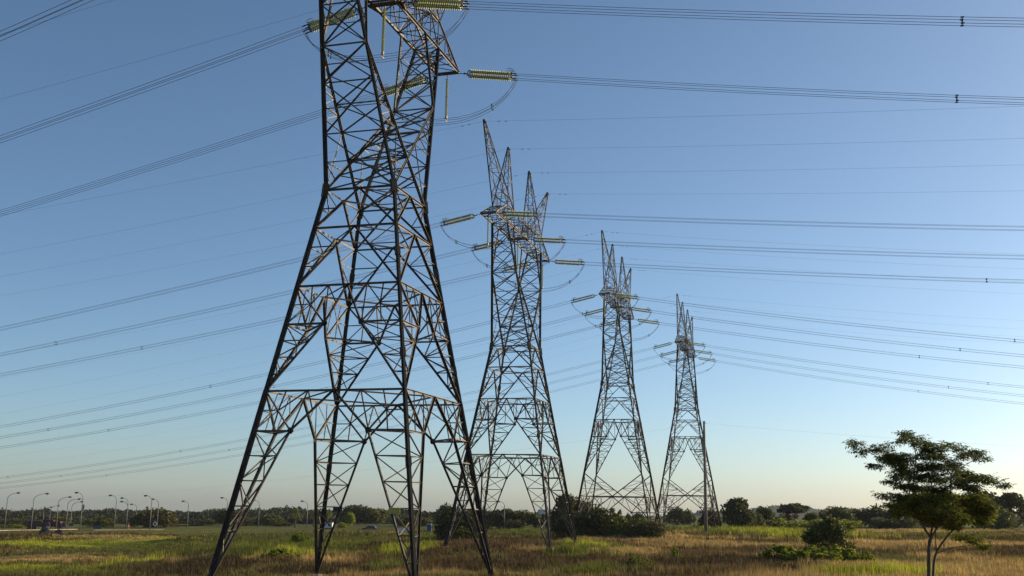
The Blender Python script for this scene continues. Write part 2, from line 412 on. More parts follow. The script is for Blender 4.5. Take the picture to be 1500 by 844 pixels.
            t = .25; x0 = lerp(a, b, .42); m1 = lerp(cor(o_i, ZW), cor(i_i, ZN) if False else lerp(a, b, .5), .5)
            L(mb, lerp(a, b, .2), lerp(cor(o_i, ZW), V(b.x, -b.y, b.z), .22), RD, (sx, 0, 0))
            L(mb, lerp(a, b, .2), lerp(cor(o_i, ZW), V(b.x, -b.y, b.z), .12), RD, (sx, 0, 0))
        # outer face X bracing
        zs = [ZW, 26.2, 29.0, 31.0, 33.2, 35.0, ZC]
        for a, b in zip(zs, zs[1:]):
            xp(mb, cor(o1, a), cor(o1, b), cor(o2, a), cor(o2, b), .11, oy)
            if a > ZW: L(mb, cor(o1, a), cor(o2, a), RD, oy)
            m1, m2 = lerp(cor(o1, a), cor(o1, b), .5), lerp(cor(o2, a), cor(o2, b), .5)
            L(mb, m1, lerp(m1, m2, .45), RD * .8, oy); L(mb, m2, lerp(m2, m1, .45), RD * .8, oy)
        # between the two crossing braces
        for k in range(6):
            t0, t1 = k / 6, (k + 1) / 6
            a, b = lerp(cor(i1, ZW), N[-1], t0), lerp(cor(i1, ZW), N[-1], t1); c, d = lerp(cor(i2, ZW), N[1], t0), lerp(cor(i2, ZW), N[1], t1)
            xp(mb, a, b, c, d, RD * 1.15, oy)
            if k % 2 == 0 and k: L(mb, a, c, RD, oy)
        I1, I2 = V(-XT, sy * YI, ZC), V(XT, sy * YI, ZC)
        for k in range(3):
            t0, t1 = k / 3, (k + 1) / 3
            xp(mb, lerp(N[-1], I1, t0), lerp(N[-1], I1, t1), lerp(N[1], I2, t0), lerp(N[1], I2, t1), RD, oy)
        L(mb, N[-1], N[1], RD * 1.2, oy)
    # crossarm truss
    nb = 16
    ysb = np.linspace(-YT, YT, nb + 1)
    def top(y): a = abs(y); return ZT if a <= YO else ZC + .12 + (ZT - ZC - .12) * (YT - a) / (YT - YO)
    for sx in (-1, 1):
        L(arm, V(sx * XT, -YT, ZC), V(sx * XT, YT, ZC), .2, (sx, 0, 0)); L(arm, V(sx * XT, -YO, ZT), V(sx * XT, YO, ZT), .17, (sx, 0, 0))
        for e in (-1, 1): L(arm, V(sx * XT, e * YO, ZT), V(sx * XT, e * YT, ZC), .16, (sx, 0, 0))
        for k in range(nb):
            a, b = ysb[k], ysb[k + 1]; ref = (sx, 0, 0)
            if k % 2: L(arm, V(sx * XT, a, ZC), V(sx * XT, b, top(b)), RD, ref)
            else: L(arm, V(sx * XT, a, top(a)), V(sx * XT, b, ZC), RD, ref)
            if 0 < k: L(arm, V(sx * XT, a, ZC), V(sx * XT, a, top(a)), RD, ref)
    for k in range(nb):
        a, b = ysb[k], ysb[k + 1]; g = 1 if k % 2 else -1
        for zz in (0, 1):
            z0, z1 = (ZC, ZC) if zz == 0 else (top(a), top(b))
            L(arm, V(-g * XT, a, z0), V(g * XT, b, z1), RD, (0, 0, 1))
            L(arm, V(-XT, a, z0), V(XT, a, z0), RD * 1.1, (0, 0, 1))
        if k % 2: L(arm, V(-XT, a, ZC), V(XT, a, top(a)), RD)
    L(arm, V(-XT, YT, ZC), V(XT, YT, ZC), .16, (0, 0, 1))
    for y in (-PH, 0, PH):                                   # attachment beams and plates
        xa = 1.23 if y == 0 else .93
        for dy in ((-.55, .55) if y == 0 else (-.12, .12)):
            L(arm, V(-xa, y + dy * 0.6, ZC - .04), V(xa, y + dy * .6, ZC - .04), .2, (0, 0, 1))
        if y == 0:
            for sx in (-1, 1):
                L(arm, V(sx * XT, -1.5, ZC), V(sx * xa, 0, ZC - .04), .14); L(arm, V(sx * XT, 1.5, ZC), V(sx * xa, 0, ZC - .04), .14)
        arm.bar(s(V(-xa, y, ZC - .1)), s(V(xa, y, ZC - .1)), .12, .3, (0, 0, 1))
    # earth wire peaks
    for n, (sy, ap) in enumerate(((-1, AP1), (-1, AP2), (1, AP2), (1, AP1))):
        mb = peaks[n]; A = V(0, sy * ap, APX); base = [V(-XT, sy * YO, ZT), V(XT, sy * YO, ZT), V(XT, sy * YI, ZT), V(-XT, sy * YI, ZT)]
        off = [V(-.07, -.07, 0), V(.07, -.07, 0), V(.07, .07, 0), V(-.07, .07, 0)]
        if sy > 0: off = [off[3], off[2], off[1], off[0]]
        tops = [A + o_ for o_ in off]
        for q in range(4): L(mb, base[q], tops[q], .13, tops[q] - A)
        nn = 8
        ts = [1 - (1 - k / nn) ** 1.25 for k in range(nn + 1)]
        for q in range(4):
            r = (q + 1) % 4
            for k in range(nn):
                a, b = (q, r) if (k + q) % 2 else (r, q)
                L(mb, lerp(base[a], tops[a], ts[k]), lerp(base[b], tops[b], ts[k + 1]), .07)
                if k % 2: L(mb, lerp(base[a], tops[a], ts[k]), lerp(base[b], tops[b], ts[k]), .06)
        mb.box(tuple(s(A + V(0, 0, .05))), (.35, .28, .16))
        mb.bar(s(A + V(0, 0, -.1)), s(A + V(.28, 0, -.22)), .08)
    return legs, body, masts, arm, peaks

TW = [dict(x=-26.18, y=59.96, r=-.0118, e=.536), dict(x=-33.96, y=120.06, r=-.0008, e=0), dict(x=-32.63, y=178.29, r=.0081, e=2.348), dict(x=-28.30, y=237.78, r=.0045, e=3.4785)]
cy, sy_ = math.cos(YAW), math.sin(YAW)
for t in TW:
    x, y = t['x'] * S, t['y'] * S; t['loc'] = Vector((x * cy - y * sy_, x * sy_ + y * cy, t['e'] * S)); t['rz'] = YAW + t['r']
    t['mw'] = Matrix.Translation(t['loc']) @ Matrix.Rotation(t['rz'], 4, 'Z')
TL = ['huge lattice pylon of dark steel nearest the camera, its top cut off by the frame',
      'second nearest steel lattice pylon, full height, with four pointed peaks',
      'third steel lattice pylon in the row, standing behind the dark bushes',
      'farthest and smallest steel lattice pylon of the row, right of the others']
TN = ['nearest pylon', 'second nearest pylon', 'third nearest pylon', 'farthest pylon']
meshes = {}
for n, t in enumerate(TW):
    tall = n >= 2
    if tall not in meshes:
        legs, body, masts, arm, peaks = build_tower_meshes(tall)
        meshes[tall] = ([('leg', legs[k].mesh('tower_leg', [M['steel'], M['steel2']])) for k in 'ABCD'] + [('lattice_body', body.mesh('tower_body', [M['steel'], M['steel2']]))]
                        + [('mast', masts[k].mesh('tower_mast', [M['steel'], M['steel2']])) for k in (-1, 1)] + [('crossarm', arm.mesh('tower_crossarm', [M['steel2'], M['steel2']]))]  # crossarm wholly in the sunlit-toned copy
                        + [('earth_wire_peak', p.mesh('tower_peak', [M['steel'], M['steel2']])) for p in peaks])
    zg = 0
    root = empty('transmission_tower', t['loc'], t['rz'], TL[n], 'pylon', 'lattice pylons in a row across the field')
    for nm, me in meshes[tall]: child(nm, me, root)
    for k in 'ABCD':
        zf = (-2.4 if tall else 0.); p = cor(k, zf) * S; wp = t['mw'] @ p; gl = float(gz(wp.x, wp.y)) - t['e'] * S; z1 = gl + .45
        q = cor(k, z1 / S) * S; mb = MB()
        mb.tube([(q.x, q.y, gl - 1.), (q.x, q.y, z1)], 0, 12, 0, [.62, .48]); mb.build('footing', M['concrete'], root)
    if not tall:                                             # small plates on the leg rungs
        for (a, b, c_) in (('C', 'A', 'plate'), ('B', 'D', 'dark')) if n == 0 else (('C', 'A', 'plate'), ('B', 'D', 'dark')):
            p = lerp(cor(a, 4.05), cor(b, 4.05), .085) * S; mb = MB(); nrm = -1 if a in 'AC' else 1
            mb.box((p.x, p.y + nrm * .14, p.z), (.85, .03, .42)); mb.box((p.x - .3, p.y + nrm * .11, p.z), (.05, .05, .5)); mb.box((p.x + .3, p.y + nrm * .11, p.z), (.05, .05, .5))
            o = mb.build('warning_plate', M[c_], root)

# ---------------------------------------------------------------- insulators, jumpers, conductors
def disc_string(mb, p, d, length, n, r=.15, m=0):
    p = Vector(p); d = Vector(d); st = length / n; prof = []
    for k in range(n):
        a = k * st; prof += [(a, .035), (a + st * .30, .055), (a + st * .38, r), (a + st * .60, r * .93), (a + st * .68, .05)]
    prof.append((length, .035)); mb.lathe(prof, p, d, 8, m)
LS = 5.5
strg = MB(); disc_string(strg, (0, 0, 0), (1, 0, 0), 4.1, 21, .185)
strg_me = strg.mesh('glass_disc_string', M['glass'], False)
ty = MB()
ty.bar((-.3, 0, 0), (.32, 0, 0), .06); ty.bar((.3, 0, -.12), (.3, 0, .12), .07, .12); ty.bar((.3, 0, 0), (.62, 0, 0), .10, .10)
for y in (-.22, .22):
    ty.bar((.6, 0, 0), (.72, y, 0), .05); ty.bar((.74, y, -.27), (.74, y, .27), .07, .1)
    for z in (-.23, .23): ty.bar((.74, y, z), (.98, y, z), .055); ty.rod((.84, y, z), (.94, y, z), .07)
ty_me = ty.mesh('tower_side_yoke', M['dark'])
ly = MB()
for y in (-.22, .22):
    ly.bar((5.08, y, -.30), (5.08, y, .30), .08, .12)
    for z in (-.23, .23): ly.bar((4.9, y, z), (5.1, y, z), .06)
ly.bar((5.08, -.3, 0), (5.08, .3, 0), .1); ly.bar((5.08, -.3, .26), (5.08, .3, .26), .08); ly.bar((5.08, -.3, -.26), (5.08, .3, -.26), .08)
for y in (-.23, .23):
    for z in (-.23, .23): ly.bar((5.08, y, z), (5.62, y, z - .02), .07); ly.rod((5.3, y, z), (5.55, y, z - .02), .06)
ly_me = ly.mesh('line_side_yoke', M['dark'])
rg = MB(); pts = []
for k in range(19):
    a = math.radians(-150 + 300 * k / 18); pts.append((4.85 + .42 * math.cos(a) * .9, 0, .52 + .17 * math.sin(a)))
for y in (-.24, .24): rg.tube([(q[0], y + .05 * math.sin(i * .35), q[2]) for i, q in enumerate(pts)], .028, 6)
rg.bar((5.0, -.24, .3), (5.0, -.24, .5), .04); rg.bar((5.0, .24, .3), (5.0, .24, .5), .04)
rg_me = rg.mesh('grading_ring', M['weight'])
js = MB(); disc_string(js, (0, 0, -.45), (0, 0, -1), 3.75, 22, .15); js_me = js.mesh('hanging_disc_string', M['glass'])
jh = MB(); jh.rod((0, 0, .1), (0, 0, -.45), .03); jh.bar((-.1, 0, 0), (.1, 0, 0), .08); jh_me = jh.mesh('hanger', M['dark'])
jw = MB(); jw.lathe([(0, .05), (.05, .13), (.42, .15), (.5, .06), (.62, .04)], (0, 0, -4.2), (0, 0, -1), 8); jw.bar((0, -.28, -4.75), (0, .28, -4.75), .06); jw_me = jw.mesh('clamp_weight', M['weight'])

KL = {(0, 'N'): .3008, (0, 'M'): .2468, (0, 'F'): .2252, (1, 'N'): .193, (1, 'M'): .1894, (1, 'F'): .1838, (2, 'N'): .2219, (2, 'M'): .2199, (2, 'F'): .2193, (3, 'N'): .239, (3, 'M'): .2393, (3, 'F'): .2392}
KR = {(0, 'N'): .1716, (0, 'M'): .1716, (0, 'F'): .1672, (1, 'N'): .1012, (1, 'M'): .1023, (1, 'F'): .1027, (2, 'N'): .1766, (2, 'M'): .1818, (2, 'F'): .1817, (3, 'N'): .1889, (3, 'M'): .1935, (3, 'F'): .1967}
EL = [(.17, .175, .1745, .168), (.1222, .1474, .145, .142), (.1904, .211, .227, .2426), (.24, .25, .26, .27)]
ER = [(.10, .10, .10, .10), (.068, .0676, .0657, .0704), (.13, .13, .13, .13), (.14, .14, .14, .14)]
SPN = {'L': 800., 'R': 480.}; ULEN = {'L': 430., 'R': 300.}
SPC = {0: (36, 58), 1: (52, 58), 2: (48, 58), 3: (48, 58)}
PN = {'N': 'near end', 'M': 'middle', 'F': 'far end'}
SN = {'L': 'left', 'R': 'right'}
OFF = [(-.23, -.23), (.23, -.23), (-.23, .23), (.23, .23)]
def sag(u, k, L_): return -k * u + k * u * u / L_
for n, t in enumerate(TW):
    for q in 'NMF':
        y0 = {'N': -PH, 'M': 0, 'F': PH}[q] * S; xa = (1.23 if q == 'M' else .93) * S; z0 = ZC * S - .18
        ends = {}
        for sd_ in 'LR':
            k = (KL if sd_ == 'L' else KR)[n, q]; sx = -1 if sd_ == 'L' else 1
            k0 = k * (1.0 if sd_ == 'L' else 1.0)
            th = math.atan(k0)
            root = bpy.data.objects.new('tension_insulator', None); C.objects.link(root)
            root.matrix_world = t['mw'] @ Matrix.Translation((sx * xa, y0, z0)) @ Matrix.Rotation(math.pi if sx < 0 else 0, 4, 'Z') @ Matrix.Rotation(th, 4, 'Y')
            tag(root, 'insulator set pulling %s at %s of the crossarm, %s' % (SN[sd_], PN[q], TN[n]), 'insulator', 'tension insulators of the pylons')
            for oy, oz in OFF: child('disc_string', strg_me, root, (1.23, oy * .95, oz))
            child('tower_yoke', ty_me, root, (.25, 0, 0)); child('line_yoke', ly_me, root, (.38, 0, 0)); child('grading_ring', rg_me, root, (.38, 0, 0))
            x1 = xa + math.cos(th) * 5.98; z1 = z0 - math.sin(th) * 5.98; ends[sd_] = (sx * x1, z1)
            # conductor bundle
            br = empty('conductor_bundle', t['loc'], t['rz'], 'conductor bundle running %s from %s of the crossarm, %s' % (SN[sd_], PN[q], TN[n]), 'power line', 'conductor bundles of the pylons')
            us = np.concatenate([np.linspace(0, 30, 5)[:-1], np.linspace(30, ULEN[sd_], 40)])
            for oy, oz in OFF:
                mb = MB(); mb.tube([(sx * (x1 + u), y0 + oy, z1 + oz + sag(u, k, SPN[sd_])) for u in us], .019, 4)
                mb.build('wire', M['wire'], br, True)
            u = SPC[n][0 if sd_ == 'R' else 1] * S + {'N': 8, 'M': 0, 'F': -6}[q]
            if sd_ == 'R' and n == 0: u = {'N': 36, 'M': 37.3, 'F': 38.8}[q]
            while u < ULEN[sd_] - 5:
                mb = MB(); zz = z1 + sag(u, k, SPN[sd_]); xx = sx * (x1 + u)
                c4 = [(xx, y0 + a, zz + b) for a, b in OFF]
                for a, b in ((0, 1), (1, 3), (3, 2), (2, 0)): mb.bar(c4[a], c4[b], .04)
                for p in c4: mb.rod((p[0] - .12, p[1], p[2]), (p[0] + .12, p[1], p[2]), .055)
                mb.build('spacer', M['dark'], br); u += 62
        # hanging string
        r = bpy.data.objects.new('jumper_insulator', None); C.objects.link(r)
        r.matrix_world = t['mw'] @ Matrix.Translation((0, y0, z0)); tag(r, 'vertical string hanging at %s of the crossarm, %s' % (PN[q], TN[n]), 'insulator', 'hanging jumper insulators of the pylons')
        child('disc_string', js_me, r); child('hanger', jh_me, r); child('clamp_weight', jw_me, r)
        # jumper loop
        jr = empty('jumper_cable', t['loc'], t['rz'], 'jumper loop below %s of the crossarm, %s' % (PN[q], TN[n]), 'cable', 'jumper loops of the pylons')
        zb = z0 - 4.85
        for oy, oz in OFF:
            pts = []
            for sd_ in 'LR':
                ex, ez = ends[sd_]; seg = []
                for k in range(11):
                    a = k / 10; c0 = 1 - a
                    # cubic from the dead-end clamp down to the hanging string
                    P0 = V(ex, 0, ez); P1 = V(ex * .94, 0, ez - 1.7); P2 = V(ex * .62, 0, zb - .10); P3 = V(0, 0, zb)
                    p = P0 * c0 ** 3 + P1 * 3 * c0 * c0 * a + P2 * 3 * c0 * a * a + P3 * a ** 3
                    seg.append((p.x + oz * .5 * (1 if ex > 0 else -1) * c0, y0 + oy, p.z + oz * (.35 + .65 * a)))
                pts = seg if not pts else pts + seg[::-1][1:]
            mb = MB(); mb.tube(pts, .019, 5); mb.build('wire', M['wire'], jr, True)
        for fx in (.55,):
            for sd_ in 'LR':
                ex, ez = ends[sd_]; a = fx; c0 = 1 - a
                x = ex * c0 ** 3 + ex * .94 * 3 * c0 * c0 * a + ex * .62 * 3 * c0 * a * a
                z = ez * c0 ** 3 + (ez - 1.7) * 3 * c0 * c0 * a + (zb - .1) * 3 * c0 * a * a + zb * a ** 3
                mb = MB(); 
                for b in (-.23, .23): mb.bar((x, y0 + b, z - .22), (x, y0 + b, z + .22), .06); mb.rod((x, y0 + b, z - .26), (x, y0 + b, z - .14), .06); mb.rod((x, y0 + b, z + .14), (x, y0 + b, z + .26), .06)
                mb.bar((x, y0 - .23, z), (x, y0 + .23, z), .05); mb.build('spacer', M['dark'], jr)
    for i, yy in enumerate((-AP1, -AP2, AP2, AP1)):
        er = empty('earth_wire', t['loc'], t['rz'], 'thin single wire over the %s peak of %s' % (('outer camera side', 'inner camera side', 'inner far side', 'outer far side')[i], TN[n]), 'wire', 'earth wires over the pylon peaks')
        zt = APX * S - .12
        for sx, k, L_, U, nm in ((-1, EL[n][i], 800., 430., 'L'), (1, ER[n][i], 480., 300., 'R')):
            us = np.linspace(0, U, 36); mb = MB()
            mb.tube([(sx * u, yy * S, zt + sag(u, k, L_)) for u in us], .011, 4); mb.build('wire', M['wire'], er, True)
            mb = MB()
            for u in (2.2, 3.2): z = zt + sag(u, k, L_) - .07; mb.bar((sx * (u - .2), yy * S, z), (sx * (u + .2), yy * S, z), .05)
            mb.build('damper', M['dark'], er)

# ---------------------------------------------------------------- concrete pole with its own line
gp = ground_at(1034.5, 250); tp = ray(1032, 618, 250)
up = empty('utility_pole', gp, 0, 'tall plain concrete pole standing in front of the farthest pylon', 'pole')
mb = MB(); hgt = tp.z - gp.z
mb.tube([(0, 0, -1), (0, 0, hgt * .5), (0, 0, hgt)], .3, 10, 0, [.42, .34, .26]); mb.build('shaft', M['concrete'], up, True)
mb = MB(); mb.box((0, 0, hgt + .06), (.5, .5, .14)); mb.box((.3, 0, hgt - .3), (.35, .12, .12)); mb.build('cap', M['dark'], up)
for q, (lab, pts_) in enumerate((('thin low wire running left from the tall concrete pole', [(1032, 620), (690, 672), (250, 728), (-60, 742)]), ('thin low wire running right from the tall concrete pole', [(1032, 620), (1200, 636), (1500, 656), (1700, 664)]))):
    P0 = Vector((gp.x, 250, tp.z - .3)); Dend = 420 if q == 0 else 230
    Pe = ray(pts_[-1][0], pts_[-1][1], Dend); mb = MB(); L_ = []
    for k in range(31):
        a = k / 30; p = lerp(P0, Pe, a); p.z -= (5.5 if q == 0 else 1.2) * 4 * a * (1 - a) * .5; L_.append(tuple(p))
    mb.tube(L_, .011, 4); o = mb.build('overhead_wire', M['wire'], None, True); tag(o, lab, 'wire', 'wires of the concrete pole')

# ---------------------------------------------------------------- foliage meshes
def leaf_cloud(blobs, n, size, seed, cols, flat=.0, stretch=1.6, shell=.55):
    """many small leaf faces spread through ellipsoid clumps; returns verts (4 per leaf) and colours"""
    R = np.random.RandomState(seed); B = np.array(blobs, float)
    wt = (B[:, 3] * B[:, 4] * B[:, 5]) ** (2 / 3.); idx = R.choice(len(B), n, p=wt / wt.sum())
    d = R.normal(size=(n, 3)); d /= np.linalg.norm(d, axis=1)[:, None]
    r = (shell + (1 - shell) * R.rand(n) ** .6) * (1 + .10 * R.normal(size=n))
    bump = 1 + .16 * np.sin(d[:, 0] * 7 + idx) * np.sin(d[:, 1] * 6 + idx * 2) + .12 * np.sin(d[:, 2] * 9 + idx)
    p = B[idx, :3] + d * B[idx, 3:6] * (r * bump)[:, None]
    u = R.normal(size=(n, 3)); u[:, 2] *= 1 - flat; u /= np.linalg.norm(u, axis=1)[:, None]
    q = R.normal(size=(n, 3)); q -= u * (q * u).sum(1)[:, None]; q /= np.linalg.norm(q, axis=1)[:, None]
    s = size * (.6 + .8 * R.rand(n))[:, None]
    v = np.stack([p - u * s * stretch / 2, p + q * s / 2, p + u * s * stretch / 2, p - q * s / 2], 1)
    cols = np.array(cols); c = cols[R.randint(len(cols), size=len(B))[idx]]; c2 = cols[R.randint(len(cols), size=n)]
    c = (c * .6 + c2 * .4) * (.7 + .6 * R.rand(n))[:, None]
    return v.reshape(-1, 3), c
G_DARK = [(.032, .045, .010), (.052, .066, .013), (.080, .086, .018)]
G_MID = [(.065, .082, .014), (.09, .105, .018), (.13, .13, .024)]
G_LITE = [(.13, .18, .015), (.19, .24, .02), (.24, .26, .025)]
G_BROWN = [(.085, .08, .025), (.11, .095, .03), (.065, .07, .02)]
def crown_blobs(kind, seed):
    R = random.Random(seed); b = []
    if kind == 'round':
        for i in range(15):
            a = R.random() * 6.28; rr = R.random() ** .5 * .30; z = .42 + R.random() * .36; rr *= 1.15 - abs(z - .5)
            s = .15 + R.random() * .07; b.append((rr * math.cos(a), rr * math.sin(a), z, s, s, s * .95))
        b.append((0, 0, .5, .32, .32, .30))
    elif kind == 'dome':
        for i in range(18):
            a = R.random() * 6.28; rr = R.random() ** .5 * .36; z = .25 + (1 - (rr / .42) ** 2) * .5 * (.5 + .5 * R.random())
            s = .12 + R.random() * .05; b.append((rr * math.cos(a), rr * math.sin(a), z, s, s, s))
        b.append((0, 0, .42, .40, .40, .38))
    elif kind == 'spread':
        for i in range(16):
            a = R.random() * 6.28; rr = R.random() ** .5 * .40; z = .66 + R.random() * .22
            s = .10 + R.random() * .06; b.append((rr * math.cos(a), rr * math.sin(a), z, s, s, s * .62))
        for i in range(5):
            a = R.random() * 6.28; b.append((.25 * math.cos(a), .25 * math.sin(a), .45 + R.random() * .1, .1, .1, .07))
    elif kind == 'bush':
        for i in range(20):
            a = R.random() * 6.28; rr = R.random() ** .5 * .38; z = .15 + R.random() * .55 * (1 - (rr / .5) ** 2)
            s = .13 + R.random() * .07; b.append((rr * math.cos(a), rr * math.sin(a), z, s, s, s * .9))
        b.append((0, 0, .28, .36, .36, .28))
    elif kind == 'ball':
        for i in range(34):
            a = R.random() * 6.28; e = R.uniform(-.4, 1.5); f = R.uniform(.75, 1.0)
            s = .09 + R.random() * .07; b.append((.36 * f * math.cos(a) * math.cos(e), .36 * f * math.sin(a) * math.cos(e), .42 + .42 * f * math.sin(e), s, s, s))
        b.append((0, 0, .40, .34, .34, .36))
    elif kind == 'low':
        for i in range(70):
            a = R.random() * 6.28; rr = R.random() ** .6 * .48; z = (.08 + R.random() * .75) * (1.05 - rr * 1.3)
            s = .03 + R.random() * .035; b.append((rr * math.cos(a), rr * math.sin(a), z, s, s, s * 2.2))
    elif kind == 'hedge':
        for i in range(26):
            x = (R.random() - .5) * .84; y = (R.random() - .5) * .5; z = .2 + R.random() * .5
            s = .10 + R.random() * .06; b.append((x, y, z, s, s * 1.1, s * 1.5))
        b += [(-.25, 0, .35, .22, .2, .32), (.2, 0, .33, .25, .2, .3)]
    return b
def trunk_mesh(name, blobs, seed, r0=.028, base=0.):
    R = random.Random(seed); mb = MB(); top = V(0, 0, .52)
    pts = [V(0, 0, -.03), V(.01, 0, .1), V(-.01, .01, .25), V(.01, 0, .4), top]
    mb.tube(pts, 0, 7, 0, [r0 * 1.3, r0, r0 * .85, r0 * .7, r0 * .45])
    for b_ in R.sample(blobs, min(9, len(blobs))):
        e = V(b_[0], b_[1], b_[2]); s0 = lerp(pts[2], top, R.random()); mid = lerp(s0, e, .5) + V(0, 0, -.03)
        mb.tube([s0, mid, e], 0, 5, 0, [r0 * .5, r0 * .3, r0 * .12])
    return mb.mesh(name, M['bark'], True)
def stem_mesh(seed):
    R = random.Random(seed); mb = MB()
    for k in range(9):
        a = R.random() * 6.28; mb.tube([(0.05 * math.cos(a), .05 * math.sin(a), -.05), (.16 * math.cos(a), .16 * math.sin(a), .3), (.28 * math.cos(a + .3), .28 * math.sin(a + .3), .55)], 0, 5, 0, [.014, .01, .005])
    return mb.mesh('shrub_stems', M['bark'], True)
VAR = {}
def variant(kind, pal, seed, n=2600, size=.05):
    k = (kind, seed, id(pal))
    if k not in VAR:
        b = crown_blobs(kind, seed); v, c = leaf_cloud(b, n, size, seed, pal)
        lo = np.percentile(v, 1, 0); hi = np.percentile(v, 99, 0); z0 = lo[2] if kind in ('round', 'spread') else 0.
        z0 = min(z0, .12) if kind == 'round' else (.3 if kind == 'spread' else 0)
        v[:, :2] = (v[:, :2] - (lo + hi)[:2] / 2) / (hi - lo)[:2]
        if kind in ('dome', 'bush', 'low', 'hedge', 'ball'): v[:, 2] = (v[:, 2] - lo[2]) / (hi[2] - lo[2]) * .97 + .0
        else: v[:, 2] = z0 + (v[:, 2] - lo[2]) / (hi[2] - lo[2]) * (.97 - z0)
        me = tri_mesh('foliage', v, 4, c, M['leafy'] if pal is G_LITE else M['leaf'])
        VAR[k] = (me, trunk_mesh('trunk', b, seed) if kind in ('round', 'dome', 'spread', 'ball') else stem_mesh(seed))
    return VAR[k]
def plant(name, px, D, hw, ytop, kind, pal, seed, label, cat='tree', group=None, depth=None, n=2600, size=.05):
    """a plant whose foot stands on the ground at distance D, hw = half width and ytop = top, both read off the photograph"""
    g = ground_at(px, D); h = ray(px, ytop, D).z - g.z; wd = hw * 2 / FPX * D * 1.02
    me, st = variant(kind, pal, seed, n, size)
    o = empty(name, g, 0, label, cat, group)
    tr = kind in ('round', 'dome', 'spread') or (kind == 'ball' and cat == 'tree')
    a = child('crown' if tr else 'foliage', me, o); b = child('trunk' if tr else 'stems', st, o)
    hh = h / .97
    a.scale = (wd, depth or wd, hh); b.scale = (wd, depth or wd, hh) if kind not in ('round', 'dome', 'spread') else (min(wd, hh * 1.3), min(wd, hh * 1.3), hh)
    return o

def palm(px, D, ytop, hw, label, seed, group=None):
    g = ground_at(px, D); h = ray(px, ytop, D).z - g.z; R = random.Random(seed); o = empty('palm_tree', g, 0, label, 'palm', group)
    r = hw / FPX * D; ht = h - r * .7; mb = MB(); mb.tube([(0, 0, -.3), (.05, 0, ht * .5), (0, .05, ht)], 0, 8, 0, [.3, .22, .18]); mb.build('trunk', M['bark'], o, True)
    vs = []; cs = []
    for k in range(26):
        a = R.random() * 6.28; el = R.uniform(-.5, 1.3); L_ = r * R.uniform(.9, 1.15); prev = None
        for j in range(14):
            t = j / 13; x = L_ * math.cos(el) * t; z = L_ * math.sin(el) * t - .75 * L_ * t * t + .2
            p = np.array([x * math.cos(a), x * math.sin(a), ht + z]); wv = np.array([-math.sin(a), math.cos(a), 0])
            if j:
                for s_ in (-1, 1):
                    q = p + wv * s_ * L_ * .22 * (1 - abs(t - .45)) + np.array([0, 0, -.12 * L_]); dd = (p - prev) * .45
                    vs += [p, p + dd, q + dd, q]; cs.append(np.array(R.choice(G_MID)) * R.uniform(1.1, 1.8))
            prev = p
    o2 = child('fronds', tri_mesh('palm_fronds', np.array(vs), 4, np.array(cs), M['leaf']), o)

def far_wood(name, label, ranges, seed, pal, cat='trees'):
    """a distant wood that reads as one mass: many crowns in one mesh"""
    R = np.random.RandomState(seed); V_ = []; C_ = []
    for (px0, px1, D, prof, rad, nc, dz) in ranges:
        for k in range(nc):
            px = px0 + (px1 - px0) * R.rand(); dd = D * (1 + dz * R.rand()); yt = np.interp(px, [q[0] for q in prof], [q[1] for q in prof])
            s = R.rand(); g = ground_at(px, dd); zt = ray(px, yt, D).z
            low = g.z + 2; row = R.rand() ** .6
            cz = low + (zt - low) * row - rad * .8 if zt - low > rad else zt - rad * .6
            rr = rad * (.6 + .7 * R.rand()); dx = (ray(px + 1, yt, dd).x - ray(px, yt, dd).x)
            yy = dd + (1 - row) * -0.04 * D
            b = [(g.x * yy / dd + R.normal() * rr * .4, yy + R.normal() * rr * .3, cz + R.normal() * rr * .15, rr * .85, rr * .85, rr * .6) for _ in range(3)]
            v, c = leaf_cloud(b, 210, rr * .27, R.randint(1 << 30), pal); V_.append(v); C_.append(c)
    o = bpy.data.objects.new(name, tri_mesh(name, np.concatenate(V_), 4, np.concatenate(C_), M['far'])); C.objects.link(o)
    tag(o, label, cat, kind='stuff')

# distant hills (terrain) that carry the far woods
def hill(name, D, prof, depth, drop=1.0):
    R = random.Random(3); mb = MB(); n = 60; x0, x1 = prof[0][0], prof[-1][0]; top = []; 
    for k in range(n + 1):
        px = x0 + (x1 - x0) * k / n; y = np.interp(px, [q[0] for q in prof], [q[1] for q in prof]); r = ray(px, y, D)
        g = float(gz(r.x, D - depth)) - 3
        top.append((r.x, D, r.z, g))
    for a in top: mb.v += [(a[0] * (D - depth) / D, D - depth, a[3]), (a[0], D - depth * .3, lerp(a[3], a[2], .8)), (a[0], D, a[2]), (a[0], D + depth, a[3] - 10)]
    for k in range(n):
        for j in range(3): b = k * 4 + j; mb.face(b, b + 4, b + 5, b + 1)
    o = mb.build(name, M['hillside'], None, True); tag(o, kind='structure')
M['hillside'] = nmat('hillside_undergrowth', (.035, .045, .018), .95, 0, .4, .02, spec=.1)

